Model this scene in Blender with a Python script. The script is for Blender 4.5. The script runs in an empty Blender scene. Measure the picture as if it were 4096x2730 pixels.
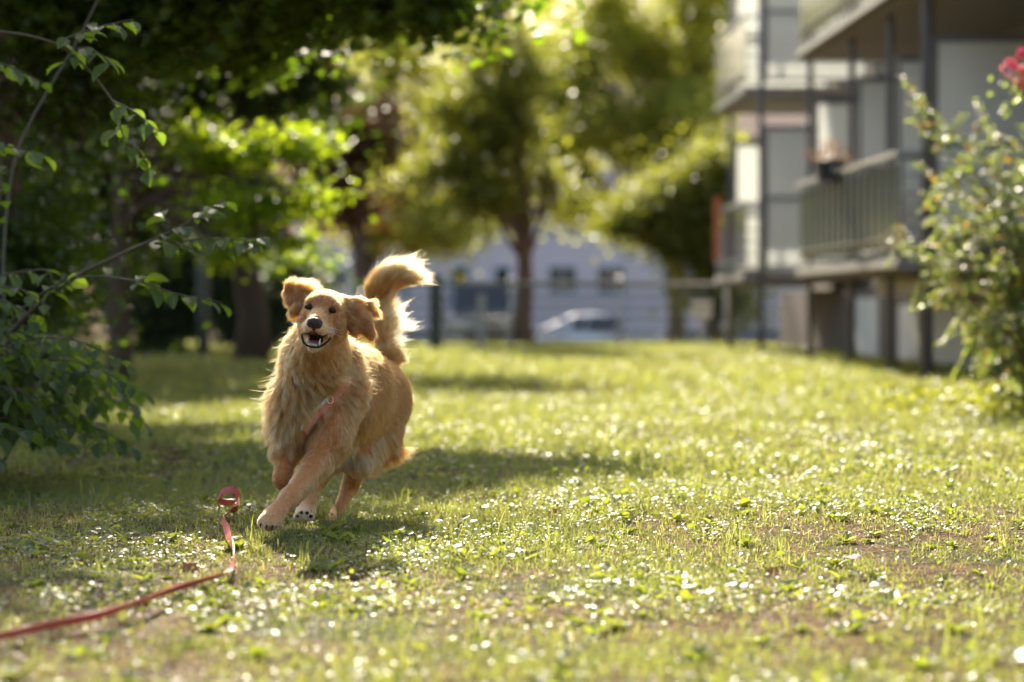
import bpy, math, random, os
import numpy as np
from mathutils import Vector, Matrix
from mathutils.bvhtree import BVHTree
from mathutils.kdtree import KDTree

# ---------------------------------------------------------------- camera, sky, sun
SC = bpy.context.scene
COL = SC.collection
FPX, HOR, EYE = 9671.0, 1225.0, 0.69          # focal length in photo pixels, horizon row, eye height
cam_d = bpy.data.cameras.new('camera'); cam = bpy.data.objects.new('camera', cam_d); COL.objects.link(cam)
cam.location = (0, 0, EYE); cam.rotation_euler = (math.radians(90), 0, 0)
cam_d.sensor_width = 36; cam_d.lens = FPX/4096*36; cam_d.shift_y = (HOR-1365)/4096
cam_d.clip_start = 0.1; cam_d.clip_end = 2000
cam_d.dof.use_dof = True; cam_d.dof.focus_distance = 7.22; cam_d.dof.aperture_fstop = 1.9
SC.camera = cam
SUN_EL, SUN_AZ = math.radians(33), math.radians(-7)      # azimuth: 0 = straight ahead (+Y), negative = to the left
SDIR = Vector((math.sin(SUN_AZ)*math.cos(SUN_EL), math.cos(SUN_AZ)*math.cos(SUN_EL), math.sin(SUN_EL)))
W = bpy.data.worlds.new('World'); SC.world = W; W.use_nodes = True
nt = W.node_tree; bg = nt.nodes['Background']
sky = nt.nodes.new('ShaderNodeTexSky'); sky.sky_type = 'NISHITA'; sky.sun_disc = False
sky.sun_elevation = SUN_EL; sky.sun_rotation = SUN_AZ; sky.dust_density = 3.0; sky.air_density = 1.0
nt.links.new(sky.outputs[0], bg.inputs[0]); bg.inputs[1].default_value = 0.115
sun_d = bpy.data.lights.new('sun', 'SUN'); sun = bpy.data.objects.new('sun', sun_d); COL.objects.link(sun)
sun_d.energy = 5.0; sun_d.angle = math.radians(0.5); sun_d.color = (1.0, 0.89, 0.72)
sun.rotation_euler = SDIR.to_track_quat('Z', 'Y').to_euler()
SC.view_settings.view_transform = 'Standard'; SC.view_settings.look = 'None'
SC.view_settings.exposure = 1.4; SC.view_settings.gamma = 1.0
SC.render.engine = 'CYCLES'
cy = SC.cycles
cy.use_denoising = True; cy.denoiser = 'OPENIMAGEDENOISE'
cy.max_bounces = 10; cy.transparent_max_bounces = 12; cy.diffuse_bounces = 4; cy.glossy_bounces = 3; cy.transmission_bounces = 6
cy.sample_clamp_indirect = 8.0; cy.sample_clamp_direct = 250.0
cy.use_adaptive_sampling = True; cy.adaptive_threshold = 0.01
SKIP = ''

def P(px, py, Y):
    """world point seen at photo pixel (px, py) when it stands Y metres away"""
    return np.array(((px-2048)/FPX*Y, Y, EYE-(py-HOR)/FPX*Y))
def gy(py): return FPX*EYE/(py-HOR)            # distance of flat ground at photo row py

# ---------------------------------------------------------------- helpers
def tag(o, label=None, cat=None, group=None, kind=None):
    if label: o['label'] = label
    if cat: o['category'] = cat
    if group: o['group'] = group
    if kind: o['kind'] = kind
    return o
def link(name, data, parent=None):
    o = bpy.data.objects.new(name, data); COL.objects.link(o)
    if parent is not None:
        o.parent = parent; o.matrix_parent_inverse = parent.matrix_basis.inverted()
    return o
def empty(name, loc, label=None, cat=None, group=None):
    o = link(name, None); o.location = loc; o.empty_display_size = .1
    bpy.context.view_layer.update()
    return tag(o, label, cat, group)
def copy_tree(o, parent=None):
    c = o.copy(); COL.objects.link(c)
    if parent is not None: c.parent = parent
    for ch in [x for x in bpy.data.objects if x.parent == o]: copy_tree(ch, c)
    return c
def np_mesh(name, V, F, mat=None, attrs=None, smooth=False, matidx=None):
    """V (n,3); F list of (m,k) arrays of faces (k may differ between arrays)"""
    me = bpy.data.meshes.new(name); V = np.ascontiguousarray(V, dtype=np.float32)
    if isinstance(F, np.ndarray): F = [F]
    F = [np.asarray(f, dtype=np.int32) for f in F if len(f)]
    me.vertices.add(len(V)); me.vertices.foreach_set('co', V.ravel())
    nl = sum(f.size for f in F); nf = sum(len(f) for f in F)
    me.loops.add(nl); me.loops.foreach_set('vertex_index', np.concatenate([f.ravel() for f in F]))
    me.polygons.add(nf)
    sizes = np.concatenate([np.full(len(f), f.shape[1], np.int32) for f in F])
    st = np.zeros(nf, np.int32); st[1:] = np.cumsum(sizes)[:-1]
    me.polygons.foreach_set('loop_start', st)
    me.polygons.foreach_set('use_smooth', np.full(nf, bool(smooth)))
    if matidx is not None: me.polygons.foreach_set('material_index', np.asarray(matidx, dtype=np.int32))
    me.update(calc_edges=True)
    for m in (mat if isinstance(mat, (list, tuple)) else [mat]):
        if m: me.materials.append(m)
    for k, a in (attrs or {}).items():
        a = np.ascontiguousarray(a, dtype=np.float32)
        if a.ndim == 1:
            me.attributes.new(k, 'FLOAT', 'POINT').data.foreach_set('value', a)
        else:
            if a.shape[1] == 3: a = np.hstack([a, np.ones((len(a), 1), np.float32)])
            me.attributes.new(k, 'FLOAT_COLOR', 'POINT').data.foreach_set('color', a.ravel())
    return me
class MB:
    """collects boxes, tubes and prisms for one mesh object"""
    def __init__(s): s.V = []; s.F = {}; s.n = 0
    def add(s, V, F):
        V = np.asarray(V, float)
        for f in F: s.F.setdefault(len(f), []).append([i+s.n for i in f])
        s.V.append(V); s.n += len(V); return s
    def box(s, c, d, rz=0.0, bev=0.0):
        x, y, z = [q/2 for q in d]; b = min(bev, x*.9, y*.9, z*.9)
        if b <= 0:
            V = np.array([(i, j, k) for i in (-x, x) for j in (-y, y) for k in (-z, z)])
            F = [(0,1,3,2),(4,6,7,5),(0,4,5,1),(2,3,7,6),(0,2,6,4),(1,5,7,3)]
        else:
            V = []; F = []
            for k, (ix, iy) in enumerate([(x-b, y-b), (x, y), (x, y), (x-b, y-b)]):
                zz = (-z, -z+b, z-b, z)[k]
                V += [(-ix, -iy, zz), (ix, -iy, zz), (ix, iy, zz), (-ix, iy, zz)]
            F = [(3,2,1,0), (12,13,14,15)]
            for k in range(3):
                for j in range(4): F.append((k*4+j, k*4+(j+1)%4, k*4+4+(j+1)%4, k*4+4+j))
            V = np.array(V)
        cz, sz = math.cos(rz), math.sin(rz)
        V = V @ np.array([[cz, sz, 0], [-sz, cz, 0], [0, 0, 1]]) + np.array(c)
        return s.add(V, F)
    def beam(s, a, b, w, h, bev=0.0):
        """box from a to b, horizontal-ish, width w sideways, height h"""
        a = np.array(a, float); b = np.array(b, float); d = b-a; L = np.linalg.norm(d)
        rz = math.atan2(d[1], d[0])
        if abs(d[2]) < 1e-6: return s.box((a+b)/2, (L, w, h), rz, bev)
        d /= L; side = np.cross(d, (0, 0, 1)); side /= np.linalg.norm(side); up = np.cross(side, d)
        V = [p + side*w/2*i + up*h/2*j for p in (a, b) for i, j in ((-1,-1),(1,-1),(1,1),(-1,1))]
        return s.add(V, [(0,1,2,3),(7,6,5,4)]+[(j,4+j,4+(j+1)%4,(j+1)%4) for j in range(4)])
    def tube(s, pts, rad, n=8, cap=True):
        pts = np.asarray(pts, float); m = len(pts)
        rad = np.full(m, rad) if np.isscalar(rad) else np.asarray(rad, float)
        T = np.gradient(pts, axis=0); T /= np.linalg.norm(T, axis=1)[:, None]+1e-12
        ref = np.array((0, 0, 1.)) if abs(T[0][2]) < .9 else np.array((1., 0, 0))
        u = np.cross(T[0], ref); u /= np.linalg.norm(u); V = []
        for i in range(m):
            u = u - T[i]*np.dot(u, T[i]); u /= np.linalg.norm(u)+1e-12; w = np.cross(T[i], u)
            for k in range(n):
                a = 2*math.pi*k/n; V.append(pts[i] + rad[i]*(math.cos(a)*u + math.sin(a)*w))
        F = [(i*n+k, i*n+(k+1)%n, (i+1)*n+(k+1)%n, (i+1)*n+k) for i in range(m-1) for k in range(n)]
        if cap: F += [tuple(range(n-1, -1, -1)), tuple(range((m-1)*n, m*n))]
        return s.add(V, F)
    def lathe(s, c, prof, n=16):
        """prof: (radius, z) pairs"""
        V = [(c[0]+r*math.cos(2*math.pi*k/n), c[1]+r*math.sin(2*math.pi*k/n), c[2]+z) for r, z in prof for k in range(n)]
        m = len(prof)
        F = [(i*n+k, i*n+(k+1)%n, (i+1)*n+(k+1)%n, (i+1)*n+k) for i in range(m-1) for k in range(n)]
        F += [tuple(range(n-1, -1, -1)), tuple(range((m-1)*n, m*n))]
        return s.add(V, F)
    def build(s, name, mat, parent=None, smooth=False):
        V = np.vstack(s.V); F = [np.array(f) for f in s.F.values()]
        me = np_mesh(name, V, F, mat, smooth=smooth)
        o = link(name, me, parent)
        return o
def rotmats(n, rng, up=1.0, updir=(0, 0, 1)):
    """random frames (n,3,3), columns x, y(length), z(normal); normals lean to updir"""
    N = rng.normal(size=(n, 3)) + np.array(updir)*up*1.6; N /= np.linalg.norm(N, axis=1)[:, None]
    D = rng.normal(size=(n, 3)); D -= N*(D*N).sum(1)[:, None]; D /= np.linalg.norm(D, axis=1)[:, None]
    X = np.cross(D, N)
    return np.stack([X, D, N], axis=2)
def scatter(name, T, TF, pos, R, S, mat, parent=None, attrs=None, smooth=False, link_it=True):
    """copies template T (k,3) with faces TF to every pos with frame R and scale S (n,) or (n,3)"""
    n, k = len(pos), len(T); S = np.asarray(S)
    if S.ndim == 1: S = np.repeat(S[:, None], 3, 1)
    V = np.einsum('nij,nkj->nki', R, T[None]*S[:, None, :]) + pos[:, None, :]
    off = (np.arange(n)*k)[:, None, None]
    F = [(np.asarray(f)[None]+off).reshape(-1, np.asarray(f).shape[1]) for f in TF]
    A = {q: np.repeat(v, k, axis=0) for q, v in (attrs or {}).items()}
    me = np_mesh(name, V.reshape(-1, 3), F, mat, A, smooth)
    return link(name, me, parent) if link_it else me

# leaf templates: length along +Y, normal +Z, unit length
LEAF4 = (np.array([(0,0,0),(.33,.45,.05),(0,1,-.06),(-.33,.45,.05)]), [np.array([(0,1,2,3)])])
def ovate():
    V = [(0,0,0),(0,.33,-.02),(0,.68,-.03),(0,1,-.14)]
    V += [(.24,.14,.05),(.33,.42,.08),(.2,.76,.02)] + [(-.24,.14,.05),(-.33,.42,.08),(-.2,.76,.02)]
    F4 = [(0,4,5,1),(1,5,6,2),(0,1,8,7),(1,2,9,8)]; F3 = [(2,6,3),(2,3,9)]
    return np.array(V, float), [np.array(F4), np.array(F3)]
OVATE = ovate()
def maple():
    a = [(-.02,0),(.12,.08),(.38,.02),(.3,.2),(.52,.42),(.28,.42),(.3,.62),(.12,.58),(0,1),(-.12,.58),(-.3,.62),(-.28,.42),(-.52,.42),(-.3,.2),(-.38,.02),(-.12,.08)]
    V = np.array([(x, y, -.35*x*x-.12*y*y) for x, y in a] + [(0,.3,.03)])
    return V, [np.array([(i, (i+1) % 16, 16) for i in range(16)])]
MAPLE = maple()

# ---------------------------------------------------------------- materials
def mat(name):
    m = bpy.data.materials.new(name); m.use_nodes = True
    n = m.node_tree; p = n.nodes['Principled BSDF']; return m, n, p
def simple(name, col, rough=.6, metal=0, spec=.5, noise=0.0, scale=8.0, bump=0.0, trans=0.0, coat=0.0):
    m, n, p = mat(name)
    p.inputs['Base Color'].default_value = (*col, 1); p.inputs['Roughness'].default_value = rough
    p.inputs['Metallic'].default_value = metal; p.inputs['Specular IOR Level'].default_value = spec
    p.inputs['Transmission Weight'].default_value = trans; p.inputs['Coat Weight'].default_value = coat
    if noise or bump:
        tc = n.nodes.new('ShaderNodeTexCoord')
        t = n.nodes.new('ShaderNodeTexNoise'); t.inputs['Scale'].default_value = scale; t.inputs['Detail'].default_value = 6
        n.links.new(tc.outputs['Object'], t.inputs['Vector'])
    if noise:
        mx = n.nodes.new('ShaderNodeMix'); mx.data_type = 'RGBA'
        mx.inputs['A'].default_value = (*[c*(1-noise) for c in col], 1); mx.inputs['B'].default_value = (*[min(1, c*(1+noise)) for c in col], 1)
        n.links.new(t.outputs['Fac'], mx.inputs['Factor']); n.links.new(mx.outputs['Result'], p.inputs['Base Color'])
    if bump:
        b = n.nodes.new('ShaderNodeBump'); b.inputs['Strength'].default_value = bump; b.inputs['Distance'].default_value = .02
        n.links.new(t.outputs['Fac'], b.inputs['Height']); n.links.new(b.outputs[0], p.inputs['Normal'])
    return m
def leafmat(name, cols, tcol, trans=.5, rough=.4, spec=.5):
    """cols: list of base colours picked by the 'rnd' attribute; tcol: colour of light coming through"""
    m, n, p = mat(name)
    at = n.nodes.new('ShaderNodeAttribute'); at.attribute_name = 'rnd'
    cr = n.nodes.new('ShaderNodeValToRGB'); e = cr.color_ramp.elements
    while len(e) > 1: e.remove(e[0])
    e[0].position = 0; e[0].color = (*cols[0], 1)
    for i, c in enumerate(cols[1:]):
        q = e.new((i+1)/(len(cols)-1)); q.color = (*c, 1)
    n.links.new(at.outputs['Fac'], cr.inputs[0]); n.links.new(cr.outputs[0], p.inputs['Base Color'])
    p.inputs['Roughness'].default_value = rough; p.inputs['Specular IOR Level'].default_value = spec
    tr = n.nodes.new('ShaderNodeBsdfTranslucent')
    mc = n.nodes.new('ShaderNodeMix'); mc.data_type = 'RGBA'; mc.blend_type = 'MULTIPLY'; mc.inputs['Factor'].default_value = 1
    br = n.nodes.new('ShaderNodeVectorMath'); br.operation = 'SCALE'; br.inputs['Scale'].default_value = 1/max(max(c) for c in cols)
    n.links.new(cr.outputs[0], br.inputs[0]); n.links.new(br.outputs[0], mc.inputs['A']); mc.inputs['B'].default_value = (*tcol, 1)
    n.links.new(mc.outputs['Result'], tr.inputs[0])
    mx = n.nodes.new('ShaderNodeMixShader'); mx.inputs[0].default_value = trans
    n.links.new(p.outputs[0], mx.inputs[1]); n.links.new(tr.outputs[0], mx.inputs[2])
    n.links.new(mx.outputs[0], n.nodes['Material Output'].inputs[0])
    return m
M_bark = simple('bark', (.13, .085, .055), .9, noise=.45, scale=14, bump=.6)
M_twig = simple('twig', (.10,.075,.035), .75, noise=.3, scale=30)
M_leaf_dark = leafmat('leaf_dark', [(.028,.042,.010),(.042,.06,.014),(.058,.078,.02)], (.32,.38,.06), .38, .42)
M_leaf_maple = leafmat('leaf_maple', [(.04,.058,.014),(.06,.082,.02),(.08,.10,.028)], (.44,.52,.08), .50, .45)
M_leaf_mid = leafmat('leaf_mid', [(.065,.072,.02),(.09,.10,.03),(.11,.12,.04)], (.54,.52,.15), .5, .4)  # yellowed see-through tint stands in for haze over the trees
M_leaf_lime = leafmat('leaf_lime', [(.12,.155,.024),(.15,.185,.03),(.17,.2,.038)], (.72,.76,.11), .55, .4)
M_leaf_pale = leafmat('leaf_pale', [(.15,.165,.055),(.18,.20,.07),(.21,.225,.085)], (.84,.78,.34), .64, .45)  # paleness carries haze and sun glow of the far crowns in the colour
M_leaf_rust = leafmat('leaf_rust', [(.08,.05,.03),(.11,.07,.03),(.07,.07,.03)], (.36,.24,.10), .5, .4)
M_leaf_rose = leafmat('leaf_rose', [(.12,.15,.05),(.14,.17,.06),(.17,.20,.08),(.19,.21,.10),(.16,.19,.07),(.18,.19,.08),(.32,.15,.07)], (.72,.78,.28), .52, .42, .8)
# ---------------------------------------------------------------- ground, road
def hgt(x, y):
    z = .012*np.sin(x*1.3+.4)*np.sin(y*.9) + .008*np.sin(x*3.1+y*2.2)
    z = z*np.clip((y-2)/4, 0, 1)
    t = np.clip((y-43)/14, 0, 1); t = t*t*(3-2*t)
    return z*(1-t) - 1.05*t
def build_ground():
    ys = np.concatenate([-np.geomspace(120, 6.5, 14), np.linspace(-6, 12, 91), np.linspace(12.3, 60, 140), np.geomspace(61, 900, 40)])
    xs = np.concatenate([-np.geomspace(500, 8.5, 30), np.linspace(-8, 8, 101), np.geomspace(8.5, 500, 30)])
    X, Yg = np.meshgrid(xs, ys); V = np.stack([X, Yg, hgt(X, Yg)], -1).reshape(-1, 3)
    nx = len(xs); i = np.arange(len(ys)-1)[:, None]*nx + np.arange(nx-1)[None]
    F = np.stack([i, i+1, i+nx+1, i+nx], -1).reshape(-1, 4)
    m, n, p = mat('soil_and_thatch')
    g = n.nodes.new('ShaderNodeNewGeometry')
    def noise(sc, det=6):
        t = n.nodes.new('ShaderNodeTexNoise'); t.inputs['Scale'].default_value = sc; t.inputs['Detail'].default_value = det
        n.links.new(g.outputs['Position'], t.inputs['Vector']); return t
    a, b, c = noise(1.3), noise(22, 9), noise(140, 4)
    r1 = n.nodes.new('ShaderNodeValToRGB'); e = r1.color_ramp.elements
    e[0].position = .35; e[0].color = (.075,.042,.024,1); e[1].position = .62; e[1].color = (.08,.10,.03,1)
    q = e.new(.5); q.color = (.17,.10,.052,1)
    n.links.new(a.outputs['Fac'], r1.inputs[0])
    r2 = n.nodes.new('ShaderNodeValToRGB'); e = r2.color_ramp.elements
    e[0].position = .35; e[0].color = (.35,.33,.3,1); e[1].position = .68; e[1].color = (1.5,1.4,1.2,1)
    n.links.new(b.outputs['Fac'], r2.inputs[0])
    mx = n.nodes.new('ShaderNodeMix'); mx.data_type = 'RGBA'; mx.blend_type = 'MULTIPLY'; mx.inputs['Factor'].default_value = 1
    n.links.new(r1.outputs[0], mx.inputs['A']); n.links.new(r2.outputs[0], mx.inputs['B']); n.links.new(mx.outputs['Result'], p.inputs['Base Color'])
    bp = n.nodes.new('ShaderNodeBump'); bp.inputs['Distance'].default_value = .02; bp.inputs['Strength'].default_value = .9
    n.links.new(c.outputs['Fac'], bp.inputs['Height']); n.links.new(bp.outputs[0], p.inputs['Normal'])
    p.inputs['Roughness'].default_value = 1.0; p.inputs['Specular IOR Level'].default_value = .1
    o = link('ground', np_mesh('ground', V, F, m, smooth=True)); tag(o, kind='structure')
    rd = MB(); rd.box((0, 74, -1.05+.004-.02), (400, 14, .04))
    tag(rd.build('road', simple('asphalt', (.06,.06,.065), .85, noise=.2, scale=3)), kind='structure')
build_ground()

# ---------------------------------------------------------------- lawn
M_grass = leafmat('grass_blade', [(.26,.19,.11),(.19,.175,.075),(.13,.14,.05),(.10,.12,.04),(.13,.15,.05),(.17,.18,.07)], (.90,.86,.47), .46, .42, .5)
M_weed = leafmat('weed_leaf', [(.08,.10,.026),(.11,.13,.036),(.145,.155,.05)], (.66,.64,.20), .40, .42, .55)
M_straw = leafmat('dry_straw', [(.15,.085,.045),(.22,.14,.075),(.28,.20,.11)], (.5,.34,.18), .3, .6, .2)
LAT = np.random.default_rng(99).random((4, 257, 257))
def vnoise(x, y, k):
    xi = np.floor(x).astype(int); yi = np.floor(y).astype(int); fx_ = x-xi; fy_ = y-yi; fx_ = fx_*fx_*(3-2*fx_); fy_ = fy_*fy_*(3-2*fy_)
    a = lambda i, j: LAT[k, (xi+i) % 257, (yi+j) % 257]
    return (a(0,0)*(1-fx_)+a(1,0)*fx_)*(1-fy_)+(a(0,1)*(1-fx_)+a(1,1)*fx_)*fy_
def patchy(x, y):
    """0 = worn brown, 1 = lush"""
    v = .5*vnoise(x*.9, y*.55, 1)+.3*vnoise(x*2.7, y*2.1, 2)+.2*vnoise(x*8, y*8, 3)
    return np.clip(.5+2.1*(v-.5)+np.clip((y-11)/14, 0, .4)+np.where(x < -.9, .12, 0), 0, 1)
def frustum_pts(rng, n, y0, y1, margin=.35, power=0.0):
    """points on the lawn, uniform in area inside the widened view wedge"""
    out = []; k = 0
    while k < n:
        y = np.sqrt(rng.uniform(y0*y0, y1*y1, n)); hw = .215*y + margin
        y2 = rng.uniform(y0, y1, n); x = rng.uniform(-1, 1, n)
        keep = rng.random(n) < (hw/(.215*y1+margin))
        y = y2; hw = .215*y+margin; keep = rng.random(n) < hw/(.215*y1+margin)
        p = np.stack([x*hw, y], 1)[keep]; out.append(p); k += len(p)
    return np.vstack(out)[:n]
def blades(name_seed, n, y0, y1, h0, h1, w0, w1, margin, thin=1.0, straw=False):
    rng = np.random.default_rng(name_seed)
    p = frustum_pts(rng, n, y0, y1, margin)
    pa = patchy(p[:, 0], p[:, 1])
    keep = rng.random(n) < (.25+.75*pa)*thin if not straw else rng.random(n) < (1.0-.85*pa)
    p = p[keep]; pa = pa[keep]; n = len(p)
    # clump the tufts
    if y1 < 20 and not straw:
        k_ = n//22; tc = p[rng.choice(n, k_)]; sel = rng.random(n) < .62; p[sel] = tc[rng.integers(0, k_, sel.sum())]+rng.normal(0, .014 if y1 < 10 else .022, (sel.sum(), 2))
    p += .006*rng.normal(size=p.shape)
    h = rng.uniform(h0, h1, n)*(.30+.85*pa)*rng.choice([.6, .9, 1, 1.6], n)
    w = rng.uniform(w0, w1, n)
    az = rng.uniform(0, 2*math.pi, n); lean = np.minimum(np.abs(rng.normal(0, .8, n))+.2, 1.9)
    if straw: lean = rng.uniform(1.2, 2.4, n); h = rng.uniform(h0, h1, n)
    D = np.stack([np.cos(az), np.sin(az)], 1); fz = rng.uniform(0, 2*math.pi, n)
    side = np.stack([-np.sin(az+rng.normal(0, .6, n)), np.cos(az)], 1); side /= np.linalg.norm(side, axis=1)[:, None]
    z0 = hgt(p[:, 0], p[:, 1])-.004
    V = np.zeros((n, 7, 3)); ts = [0, .4, .75, 1.0]; ww = [.8, 1.0, .65, 0]
    for i, (t, wf) in enumerate(zip(ts, ww)):
        out = h*np.sin(lean)*(t**1.7); up = h*np.where(lean > 1.1, .12*t+.1*t*(1-t), np.cos(lean*.6)*t - .18*lean*t*t)
        c = np.concatenate([p + D*out[:, None], (z0+up)[:, None]], 1)
        s = np.concatenate([side*(w*wf/2)[:, None], np.zeros((n, 1))], 1)
        if i < 3: V[:, 2*i] = c-s; V[:, 2*i+1] = c+s
        else: V[:, 6] = c
    off = (np.arange(n)*7)[:, None, None]
    F4 = (np.array([(0,1,3,2),(2,3,5,4)])[None]+off).reshape(-1, 4); F3 = (np.array([(4,5,6)])[None]+off).reshape(-1, 3)
    rn = np.clip(rng.normal(.26+.48*pa, .18), 0, 1)
    return V.reshape(-1, 3), F4, F3, np.repeat(rn, 7)
def merge_blades(name, label, parts, m):
    V = []; F4 = []; F3 = []; R = []; k = 0
    for v, a, b, r in parts:
        V.append(v); F4.append(a+k); F3.append(b+k); R.append(r); k += len(v)
    me = np_mesh(name, np.vstack(V), [np.vstack(F4), np.vstack(F3)], m, {'rnd': np.concatenate(R)})
    return tag(link(name, me), label, 'grass', kind='stuff')
if 'g' not in SKIP:
    merge_blades('grass', 'short sunlit lawn grass growing over the whole ground', [
        blades(1, 430000, 3.9, 9.5, .010, .034, .0018, .0036, .85),
        blades(2, 220000, 9.5, 18, .02, .05, .004, .007, 1.0),
        blades(3, 230000, 18, 44, .035, .085, .010, .018, 1.5),
        blades(5, 500, 4.2, 12, .06, .11, .003, .006, .3)], M_grass)
    merge_blades('dry_grass_litter', 'dry brown straw lying flat between the green grass blades', [
        blades(7, 190000, 3.9, 13, .03, .07, .0015, .003, .85, straw=True)], M_straw)
    # low broad-leaved weeds and clover: small upturned glossy leaves
    rng = np.random.default_rng(11)
    def weeds(n, y0, y1, s0, s1, margin, seed):
        rng = np.random.default_rng(seed)
        k = n//5; c = frustum_pts(rng, k, y0, y1, margin); c = c[rng.random(k) < np.clip(4*(vnoise(c[:, 0]*3.1+9, c[:, 1]*2.3, 0)-.42), .12, 1)]
        p = np.repeat(c, 5, 0) + rng.normal(size=(len(c)*5, 2))*rng.uniform(.008, .03)*np.array([1, 1])*(1+(s0 > .02))
        z = hgt(p[:, 0], p[:, 1]) + rng.uniform(.004, .03, len(p))*(s1/.02)**.5
        R = rotmats(len(p), rng, 1.75)
        return np.hstack([p, z[:, None]]), R, rng.uniform(s0, s1, len(p)), rng.random(len(p))
    Q = [weeds(68000, 3.9, 9.5, .006, .015, .85, 12), weeds(48000, 9.5, 20, .014, .03, .6, 13), weeds(24000, 20, 43, .03, .06, 1.5, 14), weeds(2600, 4, 10, .018, .032, .4, 15)]
    o = scatter('clover_cover', OVATE[0]*np.array([1.5, 1, 1]), OVATE[1], np.vstack([q[0] for q in Q]), np.vstack([q[1] for q in Q]),
                np.concatenate([q[2] for q in Q]), M_weed, attrs={'rnd': np.concatenate([q[3] for q in Q])})
    tag(o, 'low clover and weed leaves glinting among the lawn grass', 'clover', kind='stuff')

    # rosettes of plantain and dandelion, and taller tufts
    rng = np.random.default_rng(41); k = 900; c = frustum_pts(rng, k, 4.0, 15, .4); PS = []; RS = []; SS = []
    for x, y in c:
        m = rng.integers(6, 11); s = rng.uniform(.025, .06); a0 = rng.uniform(0, 6.28)
        for q in range(m):
            a = a0+q*2*math.pi/m+rng.normal(0, .2); el = rng.uniform(.15, .75)
            D = np.array((math.cos(a)*math.cos(el), math.sin(a)*math.cos(el), math.sin(el))); N = np.array((-math.cos(a)*math.sin(el), -math.sin(a)*math.sin(el), math.cos(el)))+rng.normal(0,.12,3)
            N -= D*N.dot(D); N /= np.linalg.norm(N); PS.append((x, y, hgt(x, y)+.002)); RS.append(np.stack([np.cross(D, N), D, N], 1)); SS.append(s*rng.uniform(.7, 1.15))
    tag(scatter('weed_rosettes', OVATE[0]*np.array([.8, 1, 1]), OVATE[1], np.array(PS), np.array(RS), np.array(SS), M_weed, attrs={'rnd': rng.random(len(PS))}), 'broad leaved weed rosettes scattered through the near lawn', 'weeds', kind='stuff')
    PT_ = []
    k = 110; c = frustum_pts(rng, k, 4.2, 14, .4); m = 18; n = k*m
    v, f4, f3, r = blades(43, n*2, 4.2, 14, .035, .075, .003, .006, .4)
    nb = len(v)//7; v = v.reshape(nb, 7, 3); rt = v[:, :2].mean(1); own = rng.integers(0, k, nb); sh_ = np.concatenate([c[own]+rng.normal(0, .014, (nb, 2))-rt[:, :2], np.zeros((nb, 1))], 1)
    v = v+sh_[:, None, :]
    merge_blades('grass_tufts', 'taller coarse grass tufts standing out of the short lawn', [(v.reshape(-1, 3), f4, f3, np.clip(r+.2, 0, 1))], M_grass)

# ---------------------------------------------------------------- trees
def tree(name, label, base, th, tr, blobs, nclump, nleaf, size, lm, tmpl=LEAF4, seed=0, clump=.28, lean=(0, 0), forks=None, group=None, shell=.55, cat='tree', up=1.0, limbs=True):
    """blobs: (x, y, z, rx, ry, rz, weight) of the crown in world space"""
    rng = np.random.default_rng(seed); base = np.array(base, float)
    root = empty(name, base, label, cat, group)
    top = base + np.array([lean[0], lean[1], th])
    mb = MB(); k = 7; t = np.linspace(0, 1, k)
    pts = base + (top-base)*t[:, None]; pts[1:-1, :2] += rng.normal(0, tr*.25, (k-2, 2)); pts[0, 2] -= .15
    rad = tr*(1.25-.55*t); rad[0] = tr*1.7; rad[1] = tr*1.15
    mb.tube(pts, rad, 12)
    B = []
    for b in blobs:                                             # break every lobe into smaller ragged ones
        B.append((*b[:3], *[q*.72 for q in b[3:6]], b[6]*.45))
        for _ in range(5):
            d = rng.normal(size=3); d /= np.linalg.norm(d); f = rng.uniform(.28, .5)
            B.append((b[0]+d[0]*b[3]*.85, b[1]+d[1]*b[4]*.8, b[2]+d[2]*b[5]*.85, b[3]*f, b[4]*f, b[5]*f*1.1, b[6]*.14*(f/.4)**1.5))
    B = np.array(B, float); w = B[:, 6]/B[:, 6].sum()
    idx = rng.choice(len(B), nclump, p=w)
    d = rng.normal(size=(nclump, 3)); d /= np.linalg.norm(d, axis=1)[:, None]
    rr = (shell+(1-shell)*rng.random(nclump))**.6*rng.uniform(.45, 1.32, nclump)
    C = B[idx, :3] + d*B[idx, 3:6]*rr[:, None]
    def limb(a, b, r0, r1, n=5, sag=.1):
        a = np.array(a); b = np.array(b); L = np.linalg.norm(b-a); tt = np.linspace(0, 1, n)
        q = a + (b-a)*tt[:, None]; q[:, 2] += np.sin(tt*math.pi)*L*sag; q[1:-1] += rng.normal(0, L*.03, (n-2, 3))
        mb.tube(q, r0+(r1-r0)*tt, 6, cap=False); return q
    for f in (forks or []): limb(pts[-1], f, tr*.6, tr*.35)
    if limbs:
        for b in B[::2]:
            q = limb(pts[rng.integers(4, 7)], b[:3], tr*.4, tr*.14, 7)
            near = np.argsort(((C-b[:3])**2).sum(1))[:max(4, min(26, int(nclump*.12)))]
            for j in near: limb(q[rng.integers(3, 7)], C[j], tr*.1, .006, 4)
    mb.build('trunk', M_bark, root, True)
    ci = rng.integers(0, nclump, nleaf)
    csz = rng.uniform(.35, 1.5, nclump)**1.2*clump
    pos = C[ci] + rng.normal(size=(nleaf, 3))*csz[ci][:, None]*np.array([1, 1, .55])
    R = rotmats(nleaf, rng, up)
    rn = np.clip(rng.normal(.5, .28, nleaf), 0, 1)
    scatter('crown', tmpl[0], tmpl[1], pos, R, rng.uniform(.65, 1.25, nleaf)*size, lm, root, {'rnd': rn})
    return root
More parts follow.
